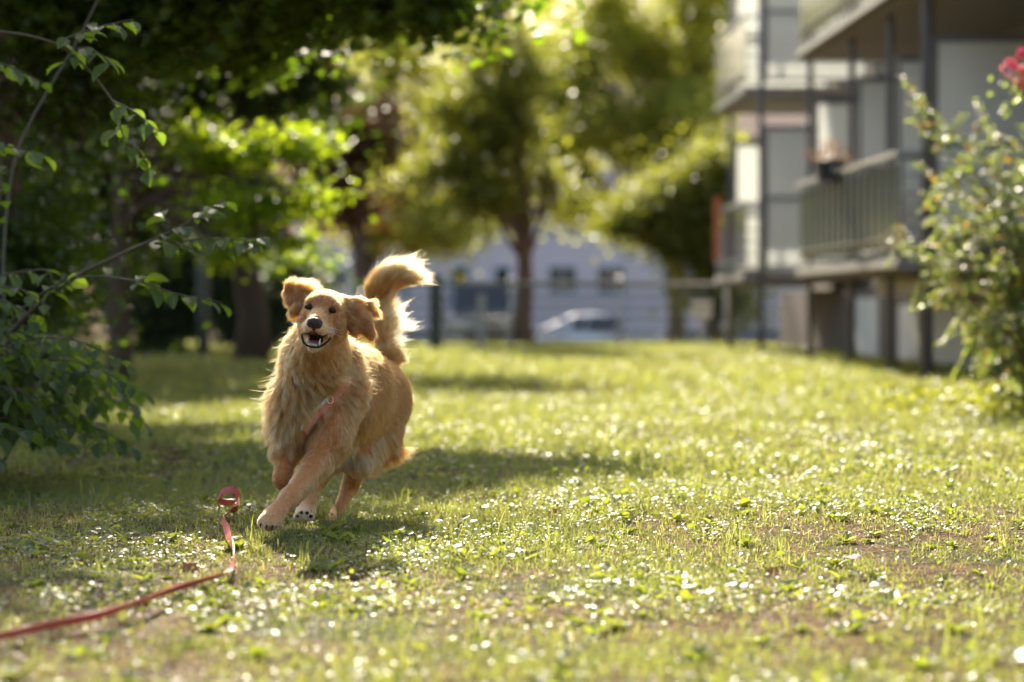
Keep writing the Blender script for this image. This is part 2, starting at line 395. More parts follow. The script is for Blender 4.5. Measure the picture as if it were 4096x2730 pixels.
if 't' not in SKIP:
    # dark overhanging maple whose boughs cross the top left of the picture
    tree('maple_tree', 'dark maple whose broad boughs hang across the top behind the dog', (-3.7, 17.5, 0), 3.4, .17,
         [(-3.1,15.5,4.3,1.5,2.2,1.1,1.6),(-2.0,14.6,3.15,1.1,1.4,.5,1.0),(-1.2,14.4,2.80,.8,1.1,.4,1.7),(-.75,14.2,2.62,.5,.8,.28,.8),(-.38,14.0,2.5,.32,.5,.2,.4),(-1.7,14.4,2.45,.6,.8,.25,.9),(-3.5,18,6.0,2.0,2.6,1.3,2.2),(-3.5,20.8,5.2,1.4,1.2,.9,1.1),(-3.25,12.8,4.4,1.2,1.1,.7,1.0),(-2.5,11.4,3.6,.75,.8,.4,.5),(-2.0,14.2,2.45,.7,.8,.25,.4)],  # higher lobes out of view were added to shade and dapple the lawn
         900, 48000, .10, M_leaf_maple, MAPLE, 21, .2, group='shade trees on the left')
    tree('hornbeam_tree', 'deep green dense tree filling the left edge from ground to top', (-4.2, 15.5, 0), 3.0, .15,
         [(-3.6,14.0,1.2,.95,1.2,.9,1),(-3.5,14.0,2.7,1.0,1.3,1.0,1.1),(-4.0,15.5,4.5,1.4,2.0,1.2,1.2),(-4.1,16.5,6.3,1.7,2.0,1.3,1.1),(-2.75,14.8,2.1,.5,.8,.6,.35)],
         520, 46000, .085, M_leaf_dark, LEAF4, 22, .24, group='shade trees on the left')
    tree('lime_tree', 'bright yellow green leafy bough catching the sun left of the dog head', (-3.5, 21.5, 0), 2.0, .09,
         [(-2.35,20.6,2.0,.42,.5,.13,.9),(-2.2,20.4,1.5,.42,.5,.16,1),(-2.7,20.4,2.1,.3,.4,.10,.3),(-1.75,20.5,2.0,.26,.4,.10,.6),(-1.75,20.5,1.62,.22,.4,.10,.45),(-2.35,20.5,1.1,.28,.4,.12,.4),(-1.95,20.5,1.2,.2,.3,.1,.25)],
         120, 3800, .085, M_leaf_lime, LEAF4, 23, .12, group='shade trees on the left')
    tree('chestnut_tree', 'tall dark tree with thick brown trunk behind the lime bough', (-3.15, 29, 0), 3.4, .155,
         [(-3.6,29,4.6,1.5,1.6,1.1,1.3),(-5.2,28.5,3.6,1.5,1.6,1.4,1.3),(-5.4,28,1.8,1.1,1.2,1.1,1.0),(-3.0,28.5,3.1,1.1,1.0,.6,.8),(-4.6,30,7,2.0,2.2,1.3,1.5),(-1.6,29.2,5.75,1.2,1.3,.7,1.0),(-4.3,28.6,2.5,1.0,.9,.7,.8)],  # rightmost lobe, above the view, added to cast a shadow band on the lawn
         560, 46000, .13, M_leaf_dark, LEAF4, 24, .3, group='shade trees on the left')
    tree('added_shade_tree', 'broad dark tree added at the far left edge behind the hornbeam for its shade', (-7.0, 23, 0), 3.0, .2,
         [(-5.6,23,3.0,1.5,1.6,1.6,1.2),(-6.2,24,6.0,2.2,2.6,1.6,1.5),(-5.0,22.5,1.2,1.0,1.2,1.0,.7),(-4.6,23.0,5.5,1.3,1.6,1.1,1.2),(-5.0,26.5,4.5,1.3,1.5,1.2,1)],  # added crowns that block the sun and darken the left side
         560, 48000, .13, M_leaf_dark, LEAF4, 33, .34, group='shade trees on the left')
    tree('beech_tree', 'dark broad crown between the copper tree and the overhanging maple', (-5.4, 36, 0), 3.4, .16,
         [(-5.0,36,4.2,1.9,1.6,1.3,1.2),(-6.6,35,3.0,1.4,1.4,1.5,1),(-3.6,36,5.4,1.4,1.4,.9,.9),(-6.6,37,1.6,1.5,1.2,1.3,.9),(-5.0,37,2.4,1.2,1.1,1.2,.7)],
         420, 26000, .16, M_leaf_dark, LEAF4, 25, .38, group='shade trees on the left')
    tree('copper_tree', 'reddish brown leaved tree above the pale house front', (-3.3, 52, -.4), 3.0, .16,
         [(-3.1,52,4.0,1.2,1.3,.9,1),(-4.3,52,4.6,1.3,1.3,1.2,1),(-3.9,52,3.0,1.0,1.0,.5,.6)],
         280, 15000, .16, M_leaf_rust, LEAF4, 26, .35)
    tree('garden_tree', 'olive green tree with loose low foliage left of the forked trunk', (-3.4, 56, -.9), 2.8, .14,
         [(-2.0,56,3.9,1.3,1.0,.7,1),(-3.2,56,2.5,1.1,1.0,.55,1),(-1.7,55,2.2,.8,.9,.4,.6),(-1.1,56,3.0,.9,1.0,.5,.7),(-1.4,56,5.0,1.0,1.2,.7,.8),(-2.6,56,6.6,1.7,1.3,1.2,1)],
         420, 20000, .17, M_leaf_pale, LEAF4, 27, .38)
    tree('forked_tree', 'tree with bare forked brown trunk beside the parked pale cars', (.22, 42.5, 0), 2.2, .15,
         [(-.55,42,3.7,.8,1.0,.75,1.1),(-.1,42,4.9,.95,1.0,.9,1.1),(-1.0,42,3.1,.55,.7,.45,.6),(.55,42.6,2.9,.5,.7,.35,.25),(-.2,42,6.4,1.1,1.2,.8,1),(-.4,41.8,2.6,.45,.6,.35,.45)],
         320, 19000, .125, M_leaf_mid, LEAF4, 28, .27, forks=[(-.35,42.2,3.0),(.35,42.8,3.2)])
    tree('ash_tree', 'big pale yellow green tree standing tall behind the street', (4.3, 63, -1), 4.0, .22,
         [(1.7,62,7.6,1.6,1.6,1.3,1.2),(4.4,61,5.6,1.3,1.2,1.1,1),(0.9,62,6.2,1.0,1.2,1.0,.8),(3.7,62,7.4,1.9,1.6,1.4,1.3),(1.9,62,5.2,1.3,1.4,1.0,1),(3.6,62,4.9,1.3,1.4,.9,.9),(1.5,62,3.4,.7,1.0,.5,.45),(2.9,62,3.0,.8,1.0,.5,.4),(5,63,6.8,1.4,1.5,1.4,.9),(2.6,62,9.2,2.4,1.8,1.2,1),(5.3,62,8.9,1.4,1.5,1.2,.9),(1.0,62,4.3,.8,1,.6,.6)],
         900, 42000, .18, M_leaf_pale, LEAF4, 29, .36)
    tree('yew_tree', 'dark shaded tree between the pale ash and the balconies', (4.2, 50, -.6), 2.6, .16,
         [(4.2,50,3.2,.8,1.2,.75,1),(3.7,50,2.9,.8,1.2,.6,1),(4.6,50.5,2.2,.75,1.0,1.1,1),(3.0,50,2.7,.6,.8,.4,.6),(2.4,50,2.4,.5,.8,.35,.5),(3.6,50,1.9,.7,.8,.4,.6),(4.4,50,1.2,.6,.8,.8,.9),(3.6,50,2.2,.7,.8,.4,.6)],
         420, 22000, .15, M_leaf_mid, LEAF4, 30, .3)
    # wood far behind the house, each tree by itself
    far = [(-26,128,15,M_leaf_mid,'tall dark tree at the far left end behind the house row'),(-17,122,16,M_leaf_dark,'very dark tree behind the house left gable'),(-9,126,15,M_leaf_mid,'green round tree behind the left half of the house'),
           (-1,121,17,M_leaf_pale,'pale olive tree rising above the middle of the house'),(7,127,16,M_leaf_mid,'mid green tree above the right half of the house'),(15,123,17,M_leaf_pale,'yellowish tree beyond the right end of the house'),(24,128,16,M_leaf_dark,'dark tree far beyond the balcony building')]
    for i, (x, y, h, lm, lab) in enumerate(far):
        tree('distant_tree', lab, (x, y, -1.1), h*.35, .35, [(x,y,h*.62,4.6,3,h*.3,1),(x+1.5,y,h*.9,3.4,3,h*.2,.7),(x-2,y,h*.4,3.4,3,h*.2,.6)], 300, 9000, .4, lm, LEAF4, 50+i, .8, group='trees far behind the house')
    # undergrowth behind the left fence, individual shrubs
    for i, (x, y, h, lab) in enumerate([(-6.6,34.5,3.0,'dark shrub behind the wire fence at its left end'),(-5.4,34,2.6,'low green shrub behind the wire fence beside the grey post'),(-4.4,34.6,1.9,'round green shrub behind the wire fence left of brown trunk'),(-3.4,34.2,1.3,'small green shrub behind the wire fence just right of brown trunk')]):
        tree('fence_shrub', lab, (x, y, 0), h*.4, .04, [(x,y,h*.45,.8,.6,h*.45,1)], 110, 7000, .12, M_leaf_dark, LEAF4, 70+i, .2, group='shrubs behind the wire fence', cat='shrub')
# ---------------------------------------------------------------- balcony building on the right
M_steel = simple('painted_steel', (.20,.20,.22), .5, .2, noise=.12, scale=4)
M_rail = simple('galvanised_rail', (.42,.42,.38), .45, .3, noise=.1, scale=6)
M_slab = simple('balcony_concrete', (.30,.275,.245), .85, noise=.2, scale=3)
M_under = simple('soffit_boards', (.34,.30,.23), .8, noise=.2, scale=5)
M_plaster = simple('pale_plaster', (.72,.70,.66), .9, noise=.12, scale=1.2)
M_plinth = simple('brown_plinth', (.16,.13,.11), .9, noise=.3, scale=2)
M_dark = simple('dark_glass', (.02,.022,.025), .12, spec=.7)
M_white = simple('white_frame', (.62,.62,.62), .5)
def frosted(name, col, tcol, tr=.5):
    m, n, p = mat(name); p.inputs['Base Color'].default_value = (*col, 1); p.inputs['Roughness'].default_value = .3
    t = n.nodes.new('ShaderNodeBsdfTranslucent'); t.inputs[0].default_value = (*tcol, 1)
    x = n.nodes.new('ShaderNodeMixShader'); x.inputs[0].default_value = tr
    n.links.new(p.outputs[0], x.inputs[1]); n.links.new(t.outputs[0], x.inputs[2]); n.links.new(x.outputs[0], n.nodes['Material Output'].inputs[0])
    return m
M_frost = frosted('frosted_glass', (.86,.86,.82), (.88,.90,.87), .48)
M_tint = simple('tinted_screen', (.10,.115,.075), .07, .0, spec=.8)
def fx(Y, off=0.0): return 3.90-.036*(Y-22.7)+off         # line of the columns; off > 0 goes into the building
ANG = math.atan2(1, -.036)
bld = empty('apartment_building', (fx(29), 29, 0), 'apartment block on steel columns with frosted balcony screens, right side', 'building')
def box_along(mb, y0, y1, o0, o1, z0, z1):
    """box between y0..y1 along the facade, o0..o1 deep, z0..z1 high"""
    V = [(fx(y, o), y, z) for y in (y0, y1) for o in (o0, o1) for z in (z0, z1)]
    mb.add(V, [(0,1,3,2),(4,6,7,5),(0,4,5,1),(2,3,7,6),(0,2,6,4),(1,5,7,3)])
FL = [1.04, 3.67, 6.30]
def balcony(y0, y1, z, deep=1.55, vines=False):
    mb = MB(); box_along(mb, y0, y1, -.22, deep, z, z+.12); s = mb.build('balcony_slab', M_slab, bld)
    u = MB(); box_along(u, y0+.05, y1-.05, -.15, deep-.01, z-.024, z-.002); u.build('soffit', M_under, s)
    r = MB()
    box_along(r, y0, y1, -.25, -.2, z+1.08, z+1.13); box_along(r, y0, y1, -.245, -.205, z+.02, z+.07); box_along(r, y0, y1, -.245, -.205, z+.30, z+.312)
    for yy in np.arange(y0+.06, y1, .39): box_along(r, yy, yy+.03, -.218, -.204, z+.07, z+1.08)
    for e in (y0, y1-.04):
        box_along(r, e, e+.04, -.20, deep, z+1.08, z+1.12)
        for q in np.arange(0, 5): box_along(r, e+.01, e+.03, -.2, deep, z+.2+q*.17, z+.225+q*.17)
    rl = r.build('railing', M_rail, bld)
    p = MB(); box_along(p, y0+.03, y1-.03, -.19, -.175, z+.22, z+1.02); p.build('screen_panel', M_tint, rl)
for z in FL:
    balcony(22.95 if z < 3 else 18.0, 29.2, z); balcony(34.1, 37.4, z)
COLS = [(22.7, .055), (24.5, .038), (26.7, .038), (29.6, .038), (33.9, .042), (37.3, .04)]
for y, r in COLS:
    c = MB(); c.tube([(fx(y), y, -.1), (fx(y), y, 4), (fx(y), y, 9.2)], r, 16); col_ = c.build('column', M_steel, bld, True)
for y, zz in ((17.9, 9.2),):
    c = MB(); c.tube([(fx(y), y, -.1), (fx(y), y, 9.2)], .05, 16); c.build('column', M_steel, bld, True)
for y in (20.4,):
    c = MB(); c.tube([(fx(y, 1.1), y, 0), (fx(y, 1.1), y, 1.02)], .05, 12); c.build('column', M_steel, bld, True)
for z in FL:
    for y in (22.7, 24.5, 26.7, 29.6, 34.0, 37.3):
        f = MB(); w0, w1 = .06, 1.5
        if z < 3 or y > 22: 
            box_along(f, y-.025, y+.025, w0, w1, z+2.13, z+2.19); box_along(f, y-.025, y+.025, w0, w1, z+1.14, z+1.19); box_along(f, y-.025, y+.025, w0, w1, z+.18, z+.22)
            box_along(f, y-.022, y+.022, w0, w0+.035, z+.19, z+2.16); box_along(f, y-.022, y+.022, w1-.035, w1, z+.19, z+2.16)
            g = f.build('divider_frame', M_steel, bld)
            for za, zb in ((1.19, 2.13), (.22, 1.14)):
                p = MB(); box_along(p, y-.008, y+.008, w0+.03, w1-.03, z+za, z+zb); p.build('frosted_pane', M_frost, g)
# main wall set back behind the balconies, with doors and windows
wl = MB(); box_along(wl, 14, 40, 1.55, 4.5, .95, 10.0); wl.build('wall', simple('brown_render', (.32,.28,.23), .9, noise=.15, scale=1), bld)  # slightly mottled brown render
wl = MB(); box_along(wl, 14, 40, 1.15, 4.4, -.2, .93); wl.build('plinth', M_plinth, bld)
for y0, y1, z0, z1 in ((24.1, 25.5, .0, .78), (26.0, 27.8, .0, .74), (28.6,29.8,.0,.7), (31.2, 33.0, .0, .8)):
    p = MB(); box_along(p, y0, y1, 1.12, 1.149, z0, z1); p.build('plaster_panel', M_plaster, bld)
p = MB(); box_along(p, 24.2, 27.9, .5, 1.1, .80, .985); p.build('white_beam', M_plaster, bld)
for z in FL:
    for y in (23.2, 25.4, 27.9, 31.5, 35.4):
        w = MB()
        box_along(w, y-.5, y+.5, 1.50, 1.545, z+.9, z+2.3); fr = w.build('window_frame', M_white, bld)
        w = MB(); box_along(w, y-.43, y+.43, 1.48, 1.499, z+.97, z+2.23); w.build('window_pane', M_dark, fr)
# leaning bicycle-like strut below: a bare diagonal pipe
dp = MB(); dp.tube([(fx(23.9, 1.0), 23.9, .02), (fx(25.0, .9), 25.0, .75)], .025, 8)
tag(dp.build('pipe', M_plinth), 'bare dark pipe leaning against the pale plinth under the balcony', 'pipe')
# orange towel on the far balcony
tw = MB(); ys = np.linspace(36.2, 36.9, 15); V = []; F = []
for i, y in enumerate(ys):
    for j, z in enumerate((4.84-2.63, 3.9-2.63)):
        V.append((fx(y, -.29 - .02*math.sin(i*1.7)), y, z+.12))
F = [(2*i, 2*i+2, 2*i+3, 2*i+1) for i in range(len(ys)-1)]
tw.add(V, F); V2 = [(v[0]-.012, v[1], v[2]) for v in V]; tw.add(V2, [f[::-1] for f in F])
tag(tw.build('towel', simple('orange_cloth', (.62,.19,.07), .9)), 'orange towel hanging over the far lower balcony railing', 'towel')
# planter hung on the nearer lower railing
pc = np.array((fx(26.4, -.28), 26.4, 2.16))
pl = empty('planter', pc, 'dark flower box with dry pink plants on the lower railing', 'planter')
b = MB(); b.lathe(pc+(0,0,-.12), [(.10,0),(.15,.02),(.17,.2),(.185,.21),(.185,.235),(.16,.235)], 14); b.build('pot', simple('dark_pot', (.03,.03,.035), .5), pl)
rng = np.random.default_rng(5); k = 130
scatter('plant', LEAF4[0], LEAF4[1], pc+rng.normal(size=(k,3))*np.array([.11,.16,.07])+np.array([0,0,.2]), rotmats(k, rng, .5), rng.uniform(.035,.065,k),
        leafmat('dry_petals', [(.25,.16,.13),(.33,.24,.19),(.15,.14,.08)], (.4,.3,.2)), pl, {'rnd': rng.random(k)})

# ---------------------------------------------------------------- fences
M_fence = simple('weathered_steel', (.58,.55,.51), .45, .3, noise=.15, scale=5)
M_fgreen = simple('green_post', (.10,.13,.11), .5, .1, noise=.15, scale=5)
def rail_fence(pts, label, height=1.05, rails=6, step=2.0):
    root = empty('rail_fence', (*pts[0], 0), label, 'fence')
    r = MB()
    for (x0, y0), (x1, y1) in zip(pts[:-1], pts[1:]):
        for k in range(rails):
            z = .12 + (height-.14)*k/(rails-1); r.beam((x0, y0, z), (x1, y1, z), .03, .045)
    r.build('rails', M_fgreen, root)
    r = MB()
    for (x0, y0), (x1, y1) in zip(pts[:-1], pts[1:]): r.beam((x0, y0-.01, height+.03), (x1, y1-.01, height+.03), .05, .045)
    r.build('top_rail', M_fence, root)
    for (x0, y0), (x1, y1) in zip(pts[:-1], pts[1:]):
        L = math.hypot(x1-x0, y1-y0); n = max(1, round(L/step))
        for k in range(n+1):
            x = x0+(x1-x0)*k/n; y = y0+(y1-y0)*k/n - .04
            p = MB(); p.tube([(x, y, -.05), (x, y, height+.02)], .028, 10)
            po = p.build('fence_post', M_fence, root, True)
            c = MB(); c.lathe((x, y, height+.02), [(.005,-.01),(.04,.0),(.056,.03),(.06,.06),(.052,.09),(.034,.11),(.004,.12)], 18); c.build('post_cap', M_cap, po, True)
M_cap = simple('polished_cap', (.9,.85,.82), .12, 1.0)
rail_fence([(-1.75, 38.2), (5.2, 39.4)], 'low steel fence of horizontal rails along the lawn end', 1.03, 6, 1.74)
gp = MB(); gp.box((-1.18, 37.5, .55), (.2, .2, 1.15), 0, .01); gp.box((-1.18, 37.5, 1.14), (.24, .24, .04), 0, .008)
tag(gp.build('gate_post', M_fgreen), 'thick square green gate post right of the dog tail', 'post')
gp = MB(); gp.box((-.48, 37.9, .4), (.11, .11, .9), 0, .01); gp.box((-.48, 37.9, .86), (.13, .13, .03), 0, .008)
tag(gp.build('bollard', M_fence), 'slim pale bollard in front of the dark parked van', 'bollard')
# wire mesh fence at the left
wf = empty('wire_fence', (-5, 31.5, 0), 'thin wire mesh fence in the shade left of the dog', 'fence')
r = MB()
for z in np.arange(.08, 1.25, .1): r.beam((-7.5, 31.5, z), (-2.6, 31.5, z), .008, .008)
for x in np.arange(-7.5, -2.6, .12): r.box((x, 31.51, .65), (.006, .006, 1.2))
r.build('wire_mesh', simple('green_wire', (.05,.07,.055), .6), wf)
for x in (-7.4, -5.9, -4.05, -2.65):
    p = MB(); p.tube([(x, 31.45, -.05), (x, 31.45, 1.35)], .045, 10); p.build('fence_post', M_fgreen, wf, True)
gt = MB(); gt.tube([(-4.07, 31.9, -.1), (-4.05, 31.9, 1.2), (-4.0, 31.9, 2.4)], [.09,.075,.07], 12)
tag(gt.build('grey_pole', simple('grey_pole_paint', (.22,.2,.18), .8, noise=.2)), 'grey pole beside the brown trunk behind the wire fence', 'pole')
sg = empty('notice_board', (3.25, 41.5, 0), 'small pale board on a post beside the dark tree base', 'sign')
s = MB(); s.box((3.25, 41.5, .62), (.34, .03, .32), 0, .01); s.build('board', simple('pale_board', (.62,.58,.52), .6), sg)
s = MB(); s.box((3.25, 41.53, .3), (.05, .03, .8)); s.build('post', M_fence, sg)

# ---------------------------------------------------------------- house across the street
M_house = simple('lavender_render', (.76,.63,.61), .9, noise=.06, scale=.4)
M_trim = simple('house_trim', (.62,.61,.62), .8)
M_roof = simple('roof_tiles', (.20,.11,.08), .85, noise=.3, scale=2)
HY = 104.0; hz = -1.06
house = empty('house', (2, HY, hz), 'long pale lavender house across the street with white framed windows', 'house')
hb = MB(); hb.box((.5, HY+6, hz+4.5), (25, 12, 9.0)); hb.build('wall', M_house, house)
rf = MB(); x0, x1, z0, z1 = -12.6, 13.6, hz+9.0, hz+12.2
rf.add([(x0,HY-.6,z0),(x1,HY-.6,z0),(x1,HY+12.6,z0),(x0,HY+12.6,z0),(x0+1,HY+6,z1),(x1-1,HY+6,z1)], [(0,1,5,4),(2,3,4,5),(1,2,5),(3,0,4),(3,2,1,0)]); rf.build('roof', M_roof, house)
pb = MB(); pb.box((.5, HY-.05, hz+.35), (25.1, .1, .7)); pb.build('plinth', simple('house_plinth', (.25,.24,.25), .9), house)
def window(px, py, w, h, panes=2):
    c = P(px, py, HY)
    f = MB(); f.box((c[0], HY-.04, c[2]), (w+.16, .08, h+.16), 0); f.box((c[0], HY-.08, c[2]-h/2-.11), (w+.3, .16, .06)); fo = f.build('window', M_trim, house)
    g = MB(); pw = w/panes
    for k in range(panes): g.box((c[0]-w/2+pw*(k+.5), HY-.085, c[2]), (pw-.08, .01, h-.06))
    g.build('pane', M_dark, fo)
for px, w, k in ((1340,1.0,2),(1600,.8,2),(1840,.75,1),(2010,.65,1),(2250,1.15,2),(2445,1.15,2),(2680,.62,1)):
    window(px, 1120, w, 1.15, k)
    window(px, 862, w, 1.15, k)
for xx in (-3.3, 4.9): 
    d = MB(); d.box((xx, HY-.06, hz+4.5), (.12, .12, 9)); d.build('downpipe', M_trim, house)

# ---------------------------------------------------------------- cars
def car(name, label, loc, rz, L, Wd, H, paint, van=False):
    root = empty(name, (0,0,0), label, 'car', 'cars parked in the street')
    hw = Wd/2
    # side profile (x along the car, z up), widths per station
    if van: prof = [(-L/2,.45),(-L/2+.02,.95),(-L/2+.25,1.02),(-L/2+.95,1.12),(-L/2+1.55,H-.06),(-L/2+1.9,H),(L/2-.5,H),(L/2-.18,H-.12),(L/2-.02,1.05),(L/2,.5)]
    else: prof = [(-L/2,.42),(-L/2+.03,.72),(-L/2+.3,.82),(-L/2+1.15,.95),(-L/2+1.8,H-.07),(-L/2+2.2,H),(L/2-1.3,H-.02),(L/2-.65,H-.3),(L/2-.2,.95),(L/2,.5)]
    V = []; F = []
    n = len(prof)
    for s, k in ((-1, 0), (-.5, 1), (.5, 1), (1, 0)):
        for (x, z) in prof:
            tuck = max(0, (z-.95)/(H-.95))*.16 if z > .95 else 0
            V.append((x, s*(hw-tuck), z if k or z < 1 else z-.03))
    for j in range(3):
        for i in range(n-1): F.append((j*n+i, j*n+i+1, (j+1)*n+i+1, (j+1)*n+i))
    # lower edge
    base = len(V)
    for s in (-1, 1):
        V += [(-L/2+.05, s*(hw-.03), .22), (L/2-.05, s*(hw-.03), .22)]
    F += [(0, base, base+1, n-1) + tuple(range(n-2, 0, -1)), (3*n, *range(3*n+1, 4*n), base+3, base+2)]
    F += [(base, base+2, base+3, base+1), (0, n, 2*n, 3*n, base+2, base), (base+1, base+3, 4*n-1, 3*n-1, 2*n-1, n-1)]
    mb = MB(); mb.add(V, F); body = mb.build('body', paint, root)
    ws = prof[3][0]+.1; we = prof[4][0]
    g = MB()
    def quad(a): g.add(a, [(0,1,2,3)])
    y = hw-.2
    quad([(prof[3][0]+.06,-y,prof[3][1]+.05),(prof[3][0]+.06,y,prof[3][1]+.05),(we-.06,y-.06,prof[4][1]-.02),(we-.06,-y+.06,prof[4][1]-.02)])
    V0 = np.array(g.V[0]); g.V[0] = V0 + np.array([-.02, 0, .03])
    g.build('windscreen', M_dark, root)
    for s in (-1, 1):
        for a, b in (((prof[4][0]-.25), (prof[4][0]+.75)), ((prof[4][0]+.83), (prof[6][0]+.1))):
            w = MB(); zt = H-.12; zb = 1.0
            w.add([(a-.22 if a < prof[4][0] else a, s*(hw+.004), zb), (b, s*(hw+.004), zb), (b-.02, s*(hw-.115), zt), (a+.1 if a < prof[4][0] else a, s*(hw-.115), zt)], [(0,1,2,3)])
            w.build('side_window', M_dark, root)
        h_ = MB(); h_.box((-L/2+.02, s*(hw-.28), .74 if not van else .85), (.1, .38, .16), 0, .03); h_.build('headlight', M_lamp, root)
        h_ = MB(); h_.box((prof[3][0]+.45, s*(hw+.08), 1.0), (.14, .2, .12), 0, .03); h_.build('wing_mirror', paint, root)
        for x in (-L/2+.85, L/2-.85):
            t = MB(); pr = [(.2,-.1),(.31,-.1),(.33,-.07),(.33,.07),(.31,.1),(.2,.1)]
            t.lathe((0,0,0), pr, 20); V_ = t.V[0]; t.V[0] = np.stack([V_[:,0]+x, V_[:,2]+s*(hw-.1), V_[:,1]+.33], 1)
            to = t.build('wheel', M_tyre, root, True)
            t = MB(); t.lathe((0,0,0), [(.19,-.104),(.19,.104)], 16); V_ = t.V[0]; t.V[0] = np.stack([V_[:,0]+x, V_[:,2]+s*(hw-.1), V_[:,1]+.33], 1)
            t.build('rim', M_cap, to)
    gr = MB(); gr.box((-L/2-.004, 0, .6), (.04, Wd*.5, .2), 0, .01); gr.build('grille', M_plinth, root)
    root.location = loc; root.rotation_euler = (0, 0, rz); return root
M_tyre = simple('tyre', (.02,.02,.02), .8); M_lamp = simple('lamp_glass', (.8,.8,.8), .08, .6, coat=1)
M_silver = simple('silver_paint', (.20,.21,.22), .22, .6, coat=1.0)
M_paint2 = simple('pale_grey_paint', (.55,.56,.60), .3, .3, coat=1.0)
car('parked_van', 'silver people carrier parked nose to the lawn beside the forked tree', (-.66, 50.5, -.55), math.radians(93), 4.4, 1.62, 1.68, M_silver, True)
car('parked_car', 'pale grey hatchback parked side on right of the forked trunk', (2.85, 80, -1.03), math.radians(184), 4.2, 1.75, 1.48, M_paint2)
# ---------------------------------------------------------------- left shrub with arching twigs
M_leaf_near = leafmat('leaf_near', [(.045,.068,.022),(.065,.09,.03),(.085,.11,.03)], (.44,.50,.09), .42, .52, .3)
def twig_plant(root, name_stem, name_leaf, twigs, lm, leaf, rng, droop=.5, per=None, tm=None, gap=.045):
    """twigs: (points, r0, r1, leaf_from); leaves alternate along each twig"""
    mb = MB(); PS = []; RS = []; SS = []
    for pts, r0, r1, lf in twigs:
        pts = np.array(pts, float); m = len(pts)
        t = np.linspace(0, m-1, m*5); i = np.clip(t.astype(int), 0, m-2); f = t-i
        q0 = pts[np.maximum(i-1, 0)]; q1 = pts[i]; q2 = pts[i+1]; q3 = pts[np.minimum(i+2, m-1)]; f = f[:, None]
        Q = .5*((2*q1)+(-q0+q2)*f+(2*q0-5*q1+4*q2-q3)*f**2+(-q0+3*q1-3*q2+q3)*f**3)
        mb.tube(Q, np.linspace(r0, r1, len(Q)), 6, cap=False)
        seg = np.linalg.norm(np.diff(Q, axis=0), axis=1); s = np.concatenate([[0], np.cumsum(seg)])
        side = 1
        for d in np.arange(lf*s[-1], s[-1]+.001, gap):
            d = min(d+rng.normal(0, gap*.15), s[-1]); k = min(np.searchsorted(s, max(d, 1e-6)), len(s)-1)
            a = Q[k-1]+(Q[k]-Q[k-1])*((d-s[k-1])/max(seg[k-1], 1e-6)); T = (Q[k]-Q[k-1])/max(seg[k-1], 1e-6)
            sd = np.cross(T, (0, 0, 1)); sd /= np.linalg.norm(sd)+1e-9; side = -side
            D = T*rng.uniform(.2, .7)+sd*side*rng.uniform(.5, 1)+np.array([0, 0, -droop*rng.uniform(.3, 1.3)]); D /= np.linalg.norm(D)
            N = np.array([0, 0, 1.])+rng.normal(0, .3, 3); N -= D*N.dot(D); N /= np.linalg.norm(N); X = np.cross(D, N)
            PS.append(a+D*.008); RS.append(np.stack([X, D, N], 1)); SS.append(leaf*rng.uniform(.65, 1.2))
    mb.build(name_stem, tm or M_twig, root, True)
    scatter(name_leaf, OVATE[0]*np.array([1, 1, 1]), OVATE[1], np.array(PS), np.array(RS), np.array(SS), lm, root, {'rnd': rng.random(len(PS))}, smooth=False)
rng = np.random.default_rng(77)
sh = empty('hazel_shrub', (-2.05, 9.3, 0), 'leafy shrub with thin arching brown twigs reaching in from the left edge', 'shrub')
tw = []
A = [(P(45,1330,9.2), P(150,1225,9.1), P(300,1110,9.0), P(480,1020,8.95), P(700,920,8.9), P(800,860,8.9), P(900,800,8.9))]
tw.append((list(A[0]), .011, .003, .72))
tw.append(([P(620,975,8.95),P(720,968,8.9),P(850,950,8.85),P(960,958,8.8),P(1075,945,8.8)], .004,.002,.1))
tw.append(([P(290,1112,9.0),P(420,1108,8.9),P(560,1130,8.8),P(700,1175,8.75),P(800,1195,8.75),P(890,1215,8.75)], .005,.002,.45))
tw.append(([P(45,1290,9.2),P(120,1210,9.1),P(240,1130,9.0),P(262,1105,9.0)], .006,.003,.7))
tw.append(([P(-150,110,8.6),P(0,128,8.6),P(110,143,8.6),P(220,175,8.6),P(290,220,8.6),P(380,310,8.6),P(450,405,8.6)], .007,.004,2))
tw.append(([P(220,175,8.6),P(330,130,8.5),P(430,100,8.45),P(535,80,8.45)], .004,.002,.1))
tw.append(([P(280,205,8.6),P(350,190,8.6),P(420,230,8.55)], .003,.002,.1))
tw.append(([P(450,405,8.6),P(540,450,8.55),P(600,500,8.5),P(640,530,8.5)], .004,.002,.05))
tw.append(([P(455,410,8.6),P(480,500,8.6),P(510,580,8.6),P(580,650,8.6)], .004,.002,.05))
tw.append(([P(20,1290,9.4),P(15,1000,9.5),P(60,640,9.6),P(170,400,9.7),P(300,180,9.8),P(420,-60,9.9)], .008,.004,2))
tw.append(([P(-120,250,8.9),P(0,255,8.9),P(90,290,8.9),P(170,330,8.9)], .005,.002,.2))
tw.append(([P(-120,560,8.9),P(0,580,8.9),P(90,600,8.9),P(200,625,8.9)], .005,.002,.2))
tw.append(([P(-60,1000,9.0),P(-10,850,9.0),P(8,700,9.0),P(5,600,9.0)], .006,.003,.3))
